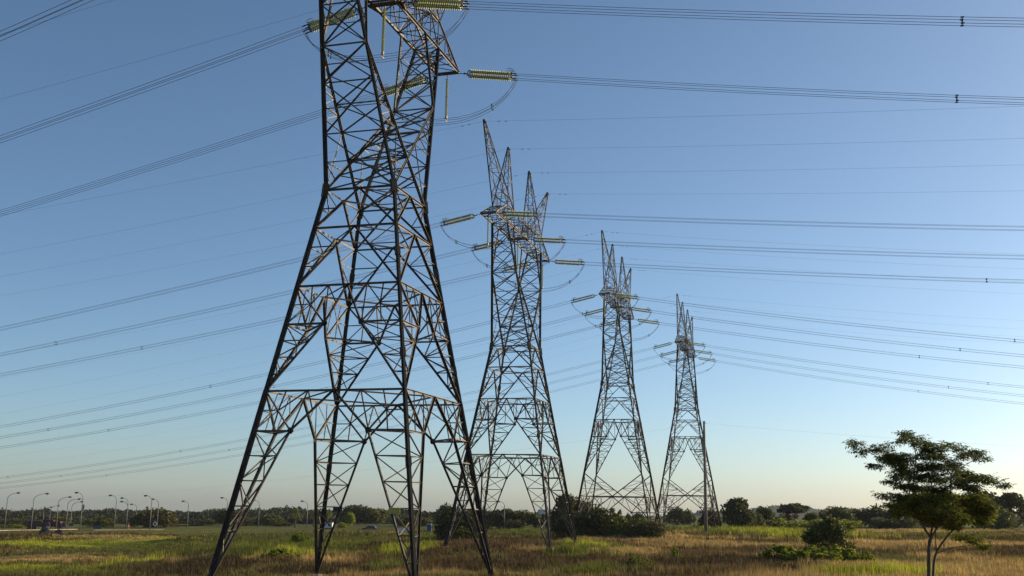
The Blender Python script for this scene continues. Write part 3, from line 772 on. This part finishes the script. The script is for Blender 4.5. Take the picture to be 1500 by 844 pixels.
LEFTP = [(-60, 752), (0, 750), (30, 749), (60, 751), (90, 748), (130, 750), (180, 751), (230, 751), (260, 749), (300, 749), (330, 745), (380, 746), (410, 744), (450, 746), (480, 751), (560, 752), (640, 748), (660, 746), (700, 752), (760, 753)]
hill('hill', 800, [(a, b + 3.5) for a, b in LEFTP], 330)
far_wood('distant_forest', 'dark continuous forest covering the low hill along the left horizon', [(-60, 760, 760, LEFTP, 4.6, 900, .05), (-60, 760, 640, [(a, b + 7) for a, b in LEFTP], 4.2, 650, .1), (-60, 760, 540, [(a, b + 13) for a, b in LEFTP], 3.6, 450, .1)], 4, [(.022, .034, .014), (.036, .046, .016), (.017, .026, .011)])
RP = [(1000, 752), (1060, 747), (1110, 742), (1130, 739.5), (1170, 740), (1200, 744), (1240, 743), (1290, 744), (1350, 745), (1430, 746), (1560, 748)]
hill('ridge', 2400, [(a, b + 4) for a, b in RP], 600)
far_wood('ridge_forest', 'bluish wooded ridge far away along the right horizon', [(1000, 1560, 2400, RP, 9, 260, .1)], 8, [(.035, .05, .03), (.045, .06, .03)])

# ---------------------------------------------------------------- trees and shrubs
GT = 'background trees around the field'
T = plant
T('tree', 145, 400, 20, 758, 'dome', G_MID, 1, 'low spreading green tree behind the small blue roadside sign', group=GT)
T('tree', 226, 390, 32, 747, 'dome', G_BROWN, 2, 'wide brownish green tree behind the tall street lamps at left', group=GT)
T('tree', 192, 405, 9, 760, 'round', G_MID, 3, 'small tree beside the orange roadside marker', group=GT)
T('tree', 26, 400, 22, 761, 'dome', G_BROWN, 4, 'brownish tree behind the leftmost street lamp', group=GT)
T('shrub', 20, 385, 16, 768, 'bush', G_LITE, 5, 'bright green roadside shrub at the extreme left edge', 'shrub')
T('tree', 64, 460, 13, 762, 'round', G_BROWN, 6, 'small tree rising behind the larger dark blue road sign', group=GT)
T('tree', 88, 460, 14, 758, 'round', G_MID, 7, 'green tree above the red truck between street lamps', group=GT)
T('shrub', 268, 420, 10, 769, 'bush', G_MID, 8, 'dark round shrub at the right foot of the scrub bank', 'shrub')
T('shrub', 287, 430, 12, 768, 'bush', G_DARK, 9, 'low dark shrub left of the biggest left leg', 'shrub')
T('tree', 309, 440, 10, 761, 'round', G_MID, 10, 'small rounded green tree just left of the nearest pylon leg', group=GT)
T('tree', 332, 430, 17, 746, 'round', G_DARK, 11, 'dark tree seen through the leftmost leg of the nearest pylon', group=GT)
T('tree', 362, 440, 20, 758, 'dome', G_BROWN, 12, 'brown green tree right of the leftmost pylon leg', group=GT)
T('tree', 395, 430, 19, 755, 'dome', G_MID, 13, 'olive tree with yellow flecks left of the tallest palm', group=GT)
T('shrub', 415, 420, 14, 766, 'bush', G_BROWN, 14, 'brown shrub at the foot of the tallest palm', 'shrub')
palm(432, 385, 742, 10, 'tallest palm, standing alone in front of the wooded hill', 1)
palm(459, 410, 746, 7, 'slim palm just left of the second pylon leg', 2)
palm(479, 410, 746, 8, 'palm seen between the rungs of the second pylon leg', 3)
T('tree', 512, 430, 7, 752, 'round', G_LITE, 15, 'small yellow green tree in front of the dark round group', group=GT)
T('tree', 514, 500, 18, 742, 'round', G_DARK, 16, 'left tree of the dark trio behind the parked car', group=GT)
T('tree', 534, 500, 16, 742, 'round', G_DARK, 17, 'middle tree of the dark trio behind the parked car', group=GT)
T('tree', 552, 500, 14, 746, 'round', G_MID, 18, 'right tree of the dark trio behind the parked car', group=GT)
T('shrub', 503, 390, 8, 766, 'bush', G_LITE, 19, 'yellow green bush right of the low pale building', 'shrub')
T('tree', 594, 420, 20, 756, 'dome', G_MID, 20, 'olive tree behind the white sign board', group=GT)
T('tree', 622, 410, 13, 759, 'round', G_MID, 21, 'green tree right of the white sign board', group=GT)
T('tree', 652, 520, 16, 741, 'dome', G_DARK, 22, 'dark domed tree on the skyline left of the second pylon', group=GT)
T('tree', 625, 560, 9, 751, 'spread', G_BROWN, 23, 'thin crowned skyline tree above the white sign board', group=GT)
T('bush', 672, 212, 32, 747, 'bush', G_DARK, 24, 'big dark bush around the left feet of the second pylon', 'bush', n=5000, size=.035)
T('tree', 716, 370, 20, 752, 'round', G_DARK, 25, 'dark tree inside the second pylon, leftmost of the row there', group=GT)
T('tree', 738, 370, 20, 747, 'dome', G_DARK, 26, 'dark tree behind the lamp inside the second pylon', group=GT)
T('tree', 764, 370, 20, 749, 'round', G_MID, 27, 'tree with pale top between the legs of the second pylon', group=GT)
T('tree', 790, 360, 16, 752, 'round', G_DARK, 28, 'dark tree under the small white billboard', group=GT)
T('shrub', 752, 355, 12, 762, 'bush', G_BROWN, 29, 'brownish shrub low between the legs of the second pylon', 'shrub')
T('tree', 834, 270, 30, 727, 'ball', G_DARK, 30, 'tallest dome shaped dark tree between second and third pylon', group=GT, n=5000, size=.035)
T('bush', 838, 212, 30, 752, 'bush', G_DARK, 31, 'dark bush touching the right leg of the second pylon', 'bush', n=5000, size=.035)
T('bush', 876, 214, 32, 745, 'bush', G_DARK, 32, 'tall dark bush under the dome shaped tree', 'bush', n=5000, size=.035)
T('tree', 902, 240, 8, 746, 'spread', G_BROWN, 33, 'small flat topped tree rising from the dark bushes', group=GT)
T('bush', 916, 210, 32, 760, 'bush', G_MID, 34, 'lower olive bush in front of the third pylon', 'bush', n=5000, size=.035)
T('bush', 950, 206, 22, 765, 'bush', G_BROWN, 35, 'brownish bush at the right end of the bush line', 'bush', n=5000, size=.035)
T('tree', 935, 520, 8, 752, 'dome', G_DARK, 36, 'small dark tree inside the third pylon', group=GT)
T('tree', 921, 540, 5, 753, 'dome', G_DARK, 37, 'tiniest skyline tree inside the third pylon', group=GT)
T('tree', 990, 480, 15, 745, 'dome', G_DARK, 38, 'left tree of the pair framed by the farthest pylon', group=GT)
T('tree', 1008, 480, 10, 748, 'dome', G_DARK, 39, 'right tree of the pair framed by the farthest pylon', group=GT)
T('tree', 1040, 330, 15, 747, 'round', G_DARK, 40, 'dark tree behind the tall concrete pole', group=GT)
T('tree', 1082, 320, 21, 732, 'ball', G_DARK, 41, 'big round dense tree right of the farthest pylon', group=GT, n=5200, size=.04)
T('tree', 1116, 380, 16, 743, 'ball', G_DARK, 42, 'round dark tree beside the big round one', group=GT)
T('shrub', 1111, 345, 10, 753, 'bush', G_MID, 43, 'olive shrub right at the base of the big round tree', 'shrub')
T('tree', 1164, 400, 20, 738, 'spread', G_DARK, 44, 'umbrella shaped tree on the right skyline', group=GT, n=3600, size=.04)
T('shrub', 1142, 360, 13, 755, 'bush', G_DARK, 45, 'dark shrub left below the umbrella shaped tree', 'shrub')
T('tree', 1190, 400, 12, 752, 'round', G_MID, 46, 'low green tree right of the umbrella shaped tree', group=GT)
T('tree', 1232, 390, 18, 744, 'round', G_MID, 47, 'olive tree on the skyline behind the round field bush', group=GT)
T('tree', 1212, 410, 14, 749, 'round', G_DARK, 48, 'dark low tree behind the round field bush', group=GT)
T('tree', 1258, 400, 15, 747, 'round', G_DARK, 49, 'dark tree on the skyline right of the round field bush', group=GT)
T('tree', 1283, 400, 20, 743, 'dome', G_DARK, 50, 'wide dark tree left of the feathery foreground tree', group=GT)
T('tree', 1320, 390, 22, 741, 'dome', G_DARK, 51, 'dark tree half hidden by the left of the feathery foreground tree', group=GT)
T('tree', 1362, 390, 26, 729, 'dome', G_DARK, 52, 'dark tree hidden behind the trunk of the foreground tree', group=GT)
T('tree', 1402, 400, 24, 728, 'ball', G_DARK, 53, 'dark tree behind the right half of the foreground tree', group=GT)
T('tree', 1444, 380, 28, 722, 'ball', G_DARK, 54, 'tall dark tree just right of the foreground tree', group=GT, n=4200, size=.04)
T('tree', 1484, 380, 26, 724, 'ball', G_DARK, 55, 'tall dark tree at the right edge of the picture', group=GT, n=4200, size=.04)
T('shrub', 1462, 350, 22, 742, 'bush', G_MID, 56, 'olive shrub in front of the tall dark trees at right', 'shrub')
T('shrub', 1310, 360, 30, 757, 'hedge', G_MID, 57, 'low olive scrub in front of the dark right tree row', 'shrub')
T('shrub', 1170, 300, 30, 762, 'hedge', G_LITE, 58, 'tall reed like greenery left behind the round field bush', 'shrub')
T('shrub', 1222, 290, 30, 762, 'hedge', G_LITE, 59, 'bright reed like greenery right behind the round field bush', 'shrub')
T('bush', 1213, 138, 30, 761, 'ball', G_MID, 60, 'lone round dark bush in the dry grass at right', 'bush', n=7000, size=.032)
for q, (px, D, hw, yt, lab) in enumerate(((1140, 119, 24, 799, 'bright green low shrub left in front of the lone bush'), (1192, 116, 34, 801, 'bright green low shrub directly in front of the lone bush'), (1232, 118, 22, 801, 'bright green low shrub right in front of the lone bush'),
     (1268, 118, 12, 808, 'small straggly green shrub right of the bright green ones'), (938, 108, 20, 816, 'leafy bright green shrub at the bottom right of the bushes'), (990, 128, 8, 800, 'small upright green shrub alone in the dry grass'), (412, 126, 26, 804, 'leafy green weed clump left of the second pylon leg'), (440, 185, 14, 781, 'taller olive weeds between the left pylon legs'))):
    T('shrub', px, D, hw, yt, 'low', G_LITE, 70 + q, lab, 'shrub', n=3200, size=.045)

# feathery foreground tree
def foreground_tree():
    D = 62.; g = ground_at(1366, D)
    def P(x, y, dy=0.): r = ray(1200 + x / 3.607, 610 + y / 3.607, D + dy); return Vector(r) - g
    root = empty('feathery_tree', g, 0, 'slender feathery leaved tree in the right foreground with thin forked trunks', 'tree')
    mb = MB()
    paths = [([(582, 1150, 0), (580, 900, 0), (580, 700, 0), (590, 640, 0)], .13, .085), ([(590, 640, 0), (560, 600, -.5), (545, 560, -.8), (500, 470, -1), (500, 330, -.6), (510, 200, 0), (480, 110, .3)], .07, .02),
             ([(590, 640, 0), (598, 560, .6), (600, 470, .8), (590, 330, 1)], .065, .02), ([(590, 640, 0), (640, 560, -.6), (690, 440, -1), (700, 300, -1), (740, 190, -.6)], .06, .018),
             ([(600, 1150, .2), (602, 840, .2), (618, 725, .3), (680, 630, .6), (760, 550, 1), (850, 480, 1.2)], .085, .03), ([(618, 725, .3), (615, 620, .4), (618, 540, .5)], .035, .018),
             ([(618, 725, .3), (700, 695, .3), (780, 685, .4), (840, 670, .4)], .03, .012), ([(690, 440, -1), (800, 400, -.8), (890, 350, -.6), (970, 370, -.4)], .03, .01),
             ([(500, 330, -.6), (420, 280, -.8), (300, 210, -1), (190, 150, -1.1)], .03, .01), ([(500, 400, -1), (440, 320, .2), (380, 350, .4)], .022, .01), ([(520, 500, -.8), (440, 440, 1), (350, 420, 1.2)], .025, .01),
             ([(510, 230, 0), (580, 200, .8), (680, 160, 1)], .022, .01), ([(700, 320, -1), (780, 250, .2), (860, 220, .6)], .025, .01)]
    for p, r0, r1 in paths:
        pts = []
        Q = [P(*q) for q in p]
        for i in range(len(Q) - 1):
            a, b = Q[max(i - 1, 0)], Q[min(i + 2, len(Q) - 1)]
            for k in range(4):
                t = k / 4; p0, p1 = Q[i], Q[i + 1]; m0, m1 = (p1 - a) * .5, (b - p0) * .5
                pts.append(p0 * (2 * t**3 - 3 * t * t + 1) + m0 * (t**3 - 2 * t * t + t) + p1 * (-2 * t**3 + 3 * t * t) + m1 * (t**3 - t * t))
        pts.append(Q[-1]); n = len(pts)
        mb.tube(pts, 0, 7, 0, [lerp(r0, r1, i / (n - 1)) for i in range(n)])
    CL = [(180, 140, 38, 22), (225, 185, 40, 24), (290, 175, 45, 28), (350, 165, 40, 35), (300, 268, 34, 16), (400, 220, 50, 34), (350, 215, 50, 26), (480, 115, 55, 36), (450, 95, 30, 20), (550, 150, 55, 30), (610, 175, 55, 24), (680, 145, 30, 22),
          (735, 170, 36, 24), (790, 200, 40, 24), (850, 220, 45, 24), (830, 185, 30, 14), (460, 230, 55, 40), (430, 280, 50, 30), (540, 270, 55, 32), (610, 265, 50, 30), (690, 255, 60, 34), (720, 290, 40, 24), (380, 350, 36, 14), (430, 370, 30, 14), (480, 310, 60, 28), (540, 330, 60, 30),
          (620, 330, 70, 40), (700, 350, 60, 36), (780, 310, 55, 24), (850, 330, 50, 24), (920, 345, 45, 22), (975, 368, 34, 18), (760, 350, 50, 28), (350, 418, 34, 18), (410, 430, 40, 26), (470, 440, 60, 30), (560, 430, 80, 36), (650, 440, 80, 36), (500, 490, 80, 30), (600, 500, 90, 30),
          (700, 500, 70, 36), (780, 470, 60, 36), (850, 500, 55, 26), (900, 480, 30, 26), (840, 540, 50, 26), (420, 510, 45, 24), (640, 560, 60, 16), (740, 550, 50, 20), (880, 560, 24, 12), (700, 590, 26, 10), (810, 655, 36, 16), (860, 690, 26, 14), (760, 640, 26, 12), (590, 545, 50, 16), (400, 240, 50, 26), (420, 325, 40, 20), (640, 390, 60, 22), (490, 375, 50, 16), (610, 215, 50, 20), (530, 205, 45, 22), (820, 430, 60, 26), (860, 460, 50, 30), (760, 215, 30, 16), (560, 385, 60, 20), (700, 425, 60, 26), (480, 470, 60, 26), (380, 470, 40, 18), (690, 545, 60, 22), (560, 520, 60, 20), (880, 520, 40, 24), (800, 380, 50, 18)]
    R = np.random.RandomState(7); vs = []; cs = []; rr_ = random.Random(2)
    sc = 1 / 3.607 / FPX * D
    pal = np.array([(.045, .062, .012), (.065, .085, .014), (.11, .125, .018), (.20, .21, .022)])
    for ci, (x, y, rx, rz) in enumerate(CL):
        low = y > 420
        for rep in range(2 if rx > 45 else 1):
            dyy = rr_.uniform(-2.2, 2.2) * (1 if rx > 30 else .4); cp = P(x + rr_.uniform(-8, 8), y, dyy); n_tw = int((17 if low else 11) + rx * (.5 if low else .36))
            for k in range(n_tw):
                d = R.normal(size=3); d /= np.linalg.norm(d); q = np.array(cp) + d * np.array([rx * sc, .6 + rx * sc * .6, rz * sc]) * R.rand() ** .45
                # a twig with drooping compound leaves
                a = R.rand() * 6.28; tw = np.array([math.cos(a), math.sin(a), .25]); L_ = .32 + .35 * R.rand()
                for j in range(9):
                    t = j / 8; b = q + tw * L_ * (t - .3); s_ = 1 if j % 2 else -1
                    ld = np.array([-tw[1] * s_, tw[0] * s_, 0]) * .75 + tw * .5 + R.normal(size=3) * .3; ld[2] -= .35; ld /= np.linalg.norm(ld)
                    le = .17 + .15 * R.rand(); wv = np.cross(ld, [0, 0, 1]) + R.normal(size=3) * .35; wv = wv / np.linalg.norm(wv) * .038
                    m_ = b + ld * le * .5; e = b + ld * le; e[2] -= .03
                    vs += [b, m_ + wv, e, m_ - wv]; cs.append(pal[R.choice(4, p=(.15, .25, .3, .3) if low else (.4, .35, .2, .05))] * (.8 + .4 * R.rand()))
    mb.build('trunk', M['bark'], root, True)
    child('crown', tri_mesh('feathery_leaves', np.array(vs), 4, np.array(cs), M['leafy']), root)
foreground_tree()

# ---------------------------------------------------------------- road, kerb, street lamps and small roadside things
def strip(name, pts, wd, zoff, mat, thick=0, kind='structure'):
    """ribbon following ground points [(px, D)...]"""
    P = [ground_at(a, b) for a, b in pts]; mb = MB(); Q = []
    for i in range(len(P) - 1):
        for k in range(12): Q.append(lerp(P[i], P[i + 1], k / 12))
    Q.append(P[-1])
    for i, q in enumerate(Q):
        d = (Q[min(i + 1, len(Q) - 1)] - Q[max(i - 1, 0)]); d.z = 0; d.normalize(); n = V(-d.y, d.x, 0) * wd / 2
        for s_ in (-1, 1):
            p = q + n * s_; z = float(gz(p.x, p.y)) + zoff; mb.v.append((p.x, p.y, z))
        if thick:
            for s_ in (-1, 1): p = q + n * s_; mb.v.append((p.x, p.y, float(gz(p.x, p.y)) - .1))
    st = 4 if thick else 2
    for i in range(len(Q) - 1):
        b = i * st; mb.face(b, b + 1, b + st + 1, b + st)
        if thick: mb.face(b, b + st, b + st + 2, b + 2); mb.face(b + 1, b + 3, b + st + 3, b + st + 1)
    o = mb.build(name, mat); tag(o, kind=kind); return o
M['asphalt'] = nmat('asphalt', (.055, .052, .05), .9, 0, .3, .5)
M['kerb'] = nmat('pale_kerb', (.50, .40, .24), .8, 0, .25, .8)
strip('road', [(-60, 290), (0, 312), (60, 325), (115, 333), (135, 336)], 11, .12, M['asphalt'])
strip('kerb', [(-40, 306), (10, 322), (60, 332), (112, 342)], 1.1, .28, M['kerb'], 1)
strip('kerb', [(137, 330), (170, 334), (205, 338), (240, 342)], .5, .25, M['kerb'], 1)
LG = 'curved street lamps along the road'
LAMPS = [(6, 20, 722, 326, 1, 'leftmost street lamp, its arm curving right'), (45, 63, 723, 330, 1, 'second street lamp from the left, arm curving right'), (82, 97, 728, 345, 1, 'street lamp curving right, left of the close pair'),
         (96, 111, 731, 352, 1, 'left lamp of the close pair curving right'), (102.5, 115.5, 735, 372, 1, 'right lamp of the close pair curving right'), (62, 71, 743, 430, 1, 'faint smaller lamp curving right behind the blue sign'), (71.5, 82, 741, 425, 1, 'small distant lamp curving right beside the round sign'),
         (117, 112, 722, 328, -1, 'first tall street lamp curving left, with a pale sign on its shaft'), (167, 159, 726, 350, -1, 'street lamp curving left above the spreading tree'), (184.5, 176.5, 730, 360, -2, 'street lamp with two stacked arms curving left'),
         (198, 192, 739, 400, -1, 'shorter lamp curving left beside the orange marker'), (219, 213, 726.5, 335, -1, 'thick lamp curving left in front of the wide tree'), (229.5, 227, 731.5, 365, -1, 'lamp curving left just right of the thick lamp'),
         (274, 269, 734.5, 380, -1, 'lone lamp curving left before the nearest pylon'), (331, 328, 729.5, 375, -1, 'lamp curving left behind the leftmost pylon leg'), (378, 376, 733, 385, -1, 'lamp curving left inside the nearest pylon'),
         (449, 444, 734.5, 390, -1, 'lamp curving left beside the tallest palm'), (738.5, 733.5, 735, 360, -1, 'lamp curving left inside the second pylon')]
def lamp(px, hx, ytop, D, kind, label):
    g = ground_at(px, D); top = ray(px, ytop, D).z - g.z; reach = max(1.6, abs(hx - px) / FPX * D * .95); s_ = 1 if kind > 0 else -1
    root = empty('street_lamp', g, 0, label, 'street lamp', LG); mb = MB(); r = top * .17
    sh = top - r; mb.tube([(0, 0, -.3), (0, 0, sh * .5), (0, 0, sh)], 0, 8, 0, [.16, .13, .10]); mb.build('shaft', M['galv'], root, True)
    arms = [(0, 1.)] + ([(-1.1, 1.)] if kind == -2 else [])
    for dz, f in arms:
        mb = MB(); pts = [(s_ * reach * f * (1 - math.cos(a)), 0, sh + dz + r * math.sin(a)) for a in np.linspace(0, math.pi * .47, 9)]
        mb.tube(pts, 0, 6, 0, list(np.linspace(.10, .05, 9))); mb.build('arm', M['galv'], root, True)
        e = pts[-1]; h = MB(); h.tube([(e[0] - s_ * .1, 0, e[2]), (e[0] + s_ * .2, 0, e[2] + .05), (e[0] + s_ * .8, 0, e[2] + .06), (e[0] + s_ * 1.15, 0, e[2])], 0, 8, 0, [.07, .2, .24, .08]); ho = h.build('lamp_head', M['lampdark'], root, True)
        l = MB(); l.tube([(e[0] + s_ * .35, 0, e[2] - .12), (e[0] + s_ * .9, 0, e[2] - .12)], 0, 8, 0, [.15, .15]); l.build('lens', M['lens'], ho, True)
    return root
for a in LAMPS:
    o = lamp(*a)
    if a[0] == 117:
        mb = MB(); z = ray(118, 743, a[3]).z - o.location.z; mb.box((.45, 0, z), (.6, .06, 1.5)); mb.build('sign_panel', M['weight'], o)

M['blue'] = nmat('road_sign_blue', (.02, .07, .20), .5, 0, .2); M['white'] = nmat('white_sheet', (.62, .64, .66), .6, 0, .12); M['red'] = nmat('red_paint', (.06, .012, .012), .5, 0, .3)
M['orange'] = nmat('orange_plastic', (.65, .15, .04), .6, 0, .1); M['black'] = nmat('tyre_rubber', (.015, .015, .016), .85, 0, .3); M['carpaint'] = nmat('dark_car_paint', (.04, .045, .06), .25, .4, .1)
M['window'] = nmat('dark_window_glass', (.02, .025, .03), .08, 0, .1, spec=.8); M['rock'] = nmat('burnt_heap', (.035, .03, .03), .95, 0, .4, 2, bump=.5)
def board(name, x0, x1, y0, y1, D, mat, label, cat, posts=2, px=None):
    cx = (x0 + x1) / 2; g = ground_at(cx, D); a = ray(x0, y1, D) - g; b = ray(x1, y0, D) - g; root = empty(name, g, 0, label, cat)
    mb = MB(); mb.box(((a.x + b.x) / 2, 0, (a.z + b.z) / 2), (b.x - a.x, .08, b.z - a.z)); mb.build('panel', mat, root)
    fr = MB()
    for z in (a.z, b.z): fr.bar((a.x, -.06, z), (b.x, -.06, z), .07)
    for x in (a.x, b.x): fr.bar((x, -.06, a.z), (x, -.06, b.z), .07)
    fr.build('frame', M['galv'], root)
    for k in range(posts):
        x = lerp(a.x, b.x, .2 + .6 * k) if posts > 1 else (a.x + b.x) / 2
        p = MB(); p.rod((x, .12, -.3), (x, .12, b.z), .09, 8); p.build('post', M['galv'], root)
    return root
board('road_sign', 60.5, 72, 766.5, 771.5, 350, M['blue'], 'larger dark blue road sign over the red truck', 'road sign')
board('road_sign', 87, 96, 766.5, 772, 350, M['blue'], 'blue road sign left of the close pair of lamps', 'road sign')
board('road_sign', 101, 107.5, 766.5, 771, 350, M['blue'], 'smallest blue road sign right of the close pair of lamps', 'road sign')
board('road_sign', 137, 149, 771.2, 774.6, 335, M['blue'], 'low bright blue board at the start of the pale kerb', 'road sign')
board('sign_board', 582, 597, 773.3, 779.3, 250, M['white'], 'white blank sign board in the grass inside the nearest pylon', 'sign board')
board('billboard', 788, 800, 747, 753, 345, M['white'], 'small white billboard above the trees at the second pylon', 'billboard')
def disc_sign(px, py, D, r, label):
    g = ground_at(px, D); c = ray(px, py, D) - g; root = empty('round_sign', g, 0, label, 'road sign')
    mb = MB(); mb.rod((0, .05, -.3), (0, .05, c.z), .05, 8); mb.build('post', M['galv'], root)
    mb = MB(); mb.rod((0, -.03, c.z), (0, 0, c.z), r, 20); f = mb.build('disc', M['white'], root)
    mb = MB(); mb.rod((0, -.05, c.z), (0, -.031, c.z), r * .5, 16); mb.build('symbol', M['dark'], f)
disc_sign(69.5, 773.5, 318, .5, 'small round pale road sign in front of the red truck')
disc_sign(226.3, 767.5, 330, .65, 'round pale sign at the foot of the wide brownish tree')
# orange marker
g = ground_at(188, 372); root = empty('marker', g, 0, 'orange upright marker standing by the lamp shafts', 'marker'); c = ray(188, 765.5, 372) - g
mb = MB(); mb.lathe([(0, .45), (.15, .42), (.16, .28), (c.z * .6, .24), (c.z, .1)], (0, 0, 0), (0, 0, 1), 10); mb.build('cone_body', M['orange'], root)
mb = MB(); mb.lathe([(0, .285), (.3, .275)], (0, 0, c.z * .35), (0, 0, 1), 10); mb.build('pale_band', M['white'], root)

def vehicle(px, D, L_, W_, H_, mats, label, cat, truck=False, rz=0.):
    g = ground_at(px, D); root = empty('truck' if truck else 'parked_car', g, rz, label, cat)
    mb = MB()
    if truck:
        prof = [(-L_ / 2, .9), (-L_ / 2, H_), (L_ / 2 - 2.6, H_), (L_ / 2 - 2.6, .9)]
        def ext(prof, w, mb):
            b = len(mb.v); n = len(prof)
            for y in (-w / 2, w / 2): mb.v += [(x, y, z) for x, z in prof]
            mb.face(*range(b, b + n)); mb.face(*reversed(range(b + n, b + 2 * n)))
            for i in range(n): j = (i + 1) % n; mb.face(b + i, b + n + i, b + n + j, b + j)
        ext(prof, W_, mb); mb.build('cargo_box', mats, root)
        cb = MB(); ext([(L_ / 2 - 2.4, .7), (L_ / 2 - 2.4, H_ * .85), (L_ / 2 - .5, H_ * .85), (L_ / 2, H_ * .5), (L_ / 2, .7)], W_ * .96, cb); co = cb.build('cab', mats, root)
        wn = MB(); wn.box((L_ / 2 - 1.2, -W_ * .48 - .01, H_ * .62), (1.2, .03, H_ * .22)); wn.build('window', M['window'], co); wx = (-L_ * .36, -L_ * .2, L_ * .38); wr = .5
    else:
        lo = [(-L_ / 2, .35), (-L_ / 2, .85), (-L_ / 2 + .3, .95), (L_ * .25, .92), (L_ / 2 - .15, .75), (L_ / 2, .55), (L_ / 2, .3)]
        up = [(-L_ / 2 + .35, .95), (-L_ * .32, H_), (L_ * .08, H_), (L_ * .27, .93)]
        def ext(prof, w, w2, mb):
            b = len(mb.v); n = len(prof); z0 = min(z for _, z in prof); z1 = max(z for _, z in prof)
            for s_ in (-1, 1): mb.v += [(x, s_ * lerp(w, w2, (z - z0) / (z1 - z0)) / 2, z) for x, z in prof]
            mb.face(*range(b, b + n)); mb.face(*reversed(range(b + n, b + 2 * n)))
            for i in range(n): j = (i + 1) % n; mb.face(b + i, b + n + i, b + n + j, b + j)
        ext(lo, W_, W_ * .96, mb); ext([(-L_ * .30, H_ - .02), (-L_ * .30, H_ + .03), (L_ * .07, H_ + .03), (L_ * .07, H_ - .02)], W_ * .78, W_ * .74, mb); mb.build('body', mats, root)
        wn = MB(); ext(up, W_ * .95, W_ * .76, wn); wn.build('window', M['window'], root); wx = (-L_ * .31, L_ * .31); wr = .33
        for s_ in (-1, 1): h = MB(); h.box((L_ / 2 - .02, s_ * W_ * .36, .66), (.08, .3, .13)); h.build('headlight', M['lens'], root)
    for x in wx:
        for s_ in (-1, 1):
            t = MB(); t.rod((x, s_ * (W_ / 2 - .2), wr), (x, s_ * (W_ / 2 + .01), wr), wr, 16); wo = t.build('wheel', M['black'], root); r_ = MB(); r_.rod((x, s_ * (W_ / 2 + .011), wr), (x, s_ * (W_ / 2 + .03), wr), wr * .55, 12); r_.build('rim', M['galv'], wo)
    return root
vehicle(541, 318, 4.4, 1.75, 1.45, M['carpaint'], 'dark car parked at the far edge of the field', 'car', False, math.pi)
vehicle(56, 348, 7.5, 2.4, 2.7, M['red'], 'dark red truck left of the round pale road sign', 'truck', True, .1)
vehicle(76, 350, 6.2, 2.4, 3.0, M['red'], 'dark red truck right of the round pale road sign', 'truck', True, .1)
# portable toilet
g = ground_at(628.5, 285); root = empty('portable_toilet', g, 0, 'small blue cabin at the far edge of the field', 'cabin')
mb = MB(); mb.box((0, 0, 1.1), (1.1, 1.1, 2.2)); mb.build('cabin', M['blue'], root); mb = MB(); mb.box((0, 0, 2.26), (1.25, 1.25, .12)); mb.build('roof', M['white'], root); mb = MB(); mb.box((0, -.57, 1.05), (.75, .04, 1.9)); mb.build('door', M['blue'], root)
# low pale building behind the palms
g = ground_at(479, 385); root = empty('shed', g, 0, 'low pale shed behind the second pylon leg', 'shed'); wd = 16 / FPX * 385
mb = MB(); mb.box((0, 0, .9), (wd, 3, 1.8)); mb.build('wall', M['white'], root); mb = MB(); mb.box((0, 0, 1.95), (wd + .6, 3.6, .2)); mb.build('roof', M['dark'], root)
mb = MB()
for k in (-1, 1): mb.box((k * wd * .25, -1.52, 1.0), (.9, .05, .8))
mb.build('window', M['window'], root)
# dark heaps in the grass
for px, D, wd, h, lab, sd_ in ((65, 268, 2.6, 1.3, 'larger dark heap of debris in the left grass', 1), (86, 266, 2.3, 1.15, 'right dark heap of debris in the left grass', 2), (76, 267, 1.2, .6, 'small dark lump between the two debris heaps', 3)):
    R = random.Random(sd_); g = ground_at(px, D); bm_v = MB(); n = 12; m_ = 6
    for i in range(m_ + 1):
        t = i / m_; rr = math.cos(t * math.pi / 2) ** .7
        for k in range(n):
            a = 6.283 * k / n; f = 1 + R.uniform(-.22, .22); bm_v.v.append((wd / 2 * rr * f * math.cos(a), wd / 3 * rr * f * math.sin(a), h * math.sin(t * math.pi / 2) * (1 + R.uniform(-.12, .12)) - (.15 if i == 0 else 0)))
    for i in range(m_):
        for k in range(n): b = i * n; bm_v.face(b + k, b + (k + 1) % n, b + n + (k + 1) % n, b + n + k)
    o = bm_v.build('debris_heap', M['rock']); o.location = g; tag(o, lab, 'debris heap')
# far pylon on the hill
g = ground_at(163, 1000); root = empty('distant_mast', g, 0, 'tiny lattice mast poking above the forest at left', 'mast'); c = ray(163, 744, 1000) - g; mb = MB()
for i in range(8):
    z0, z1 = c.z * i / 8, c.z * (i + 1) / 8; w0, w1 = 2.5 * (1 - i / 9), 2.5 * (1 - (i + 1) / 9)
    for sx, sy in ((-1, -1), (1, -1), (1, 1), (-1, 1)): mb.bar((sx * w0, sy * w0, z0), (sx * w1, sy * w1, z1), .3); mb.bar((sx * w0, sy * w0, z0), (-sx * w1, sy * w1, z1), .2)
mb.build('frame', M['steel'], root); mb = MB()
for z in (.88, .97): mb.bar((-4, 0, c.z * z), (4, 0, c.z * z), .35)
mb.build('arm', M['steel'], root)

# ---------------------------------------------------------------- air
mb = MB(); mb.box((0, 1200, 20), (8000, 7800, 160)); hz = bpy.data.materials.new('air'); hz.use_nodes = True; t = hz.node_tree
t.nodes.remove(t.nodes['Principled BSDF']); pv = t.nodes.new('ShaderNodeVolumePrincipled'); pv.inputs['Density'].default_value = HAZE
pv.inputs['Color'].default_value = (.86, .92, 1, 1); pv.inputs['Anisotropy'].default_value = .0
t.links.new(pv.outputs[0], t.nodes['Material Output'].inputs['Volume'])
o = mb.build('haze', hz); tag(o, 'thin pale haze in the air over the whole field', 'haze', kind='stuff')
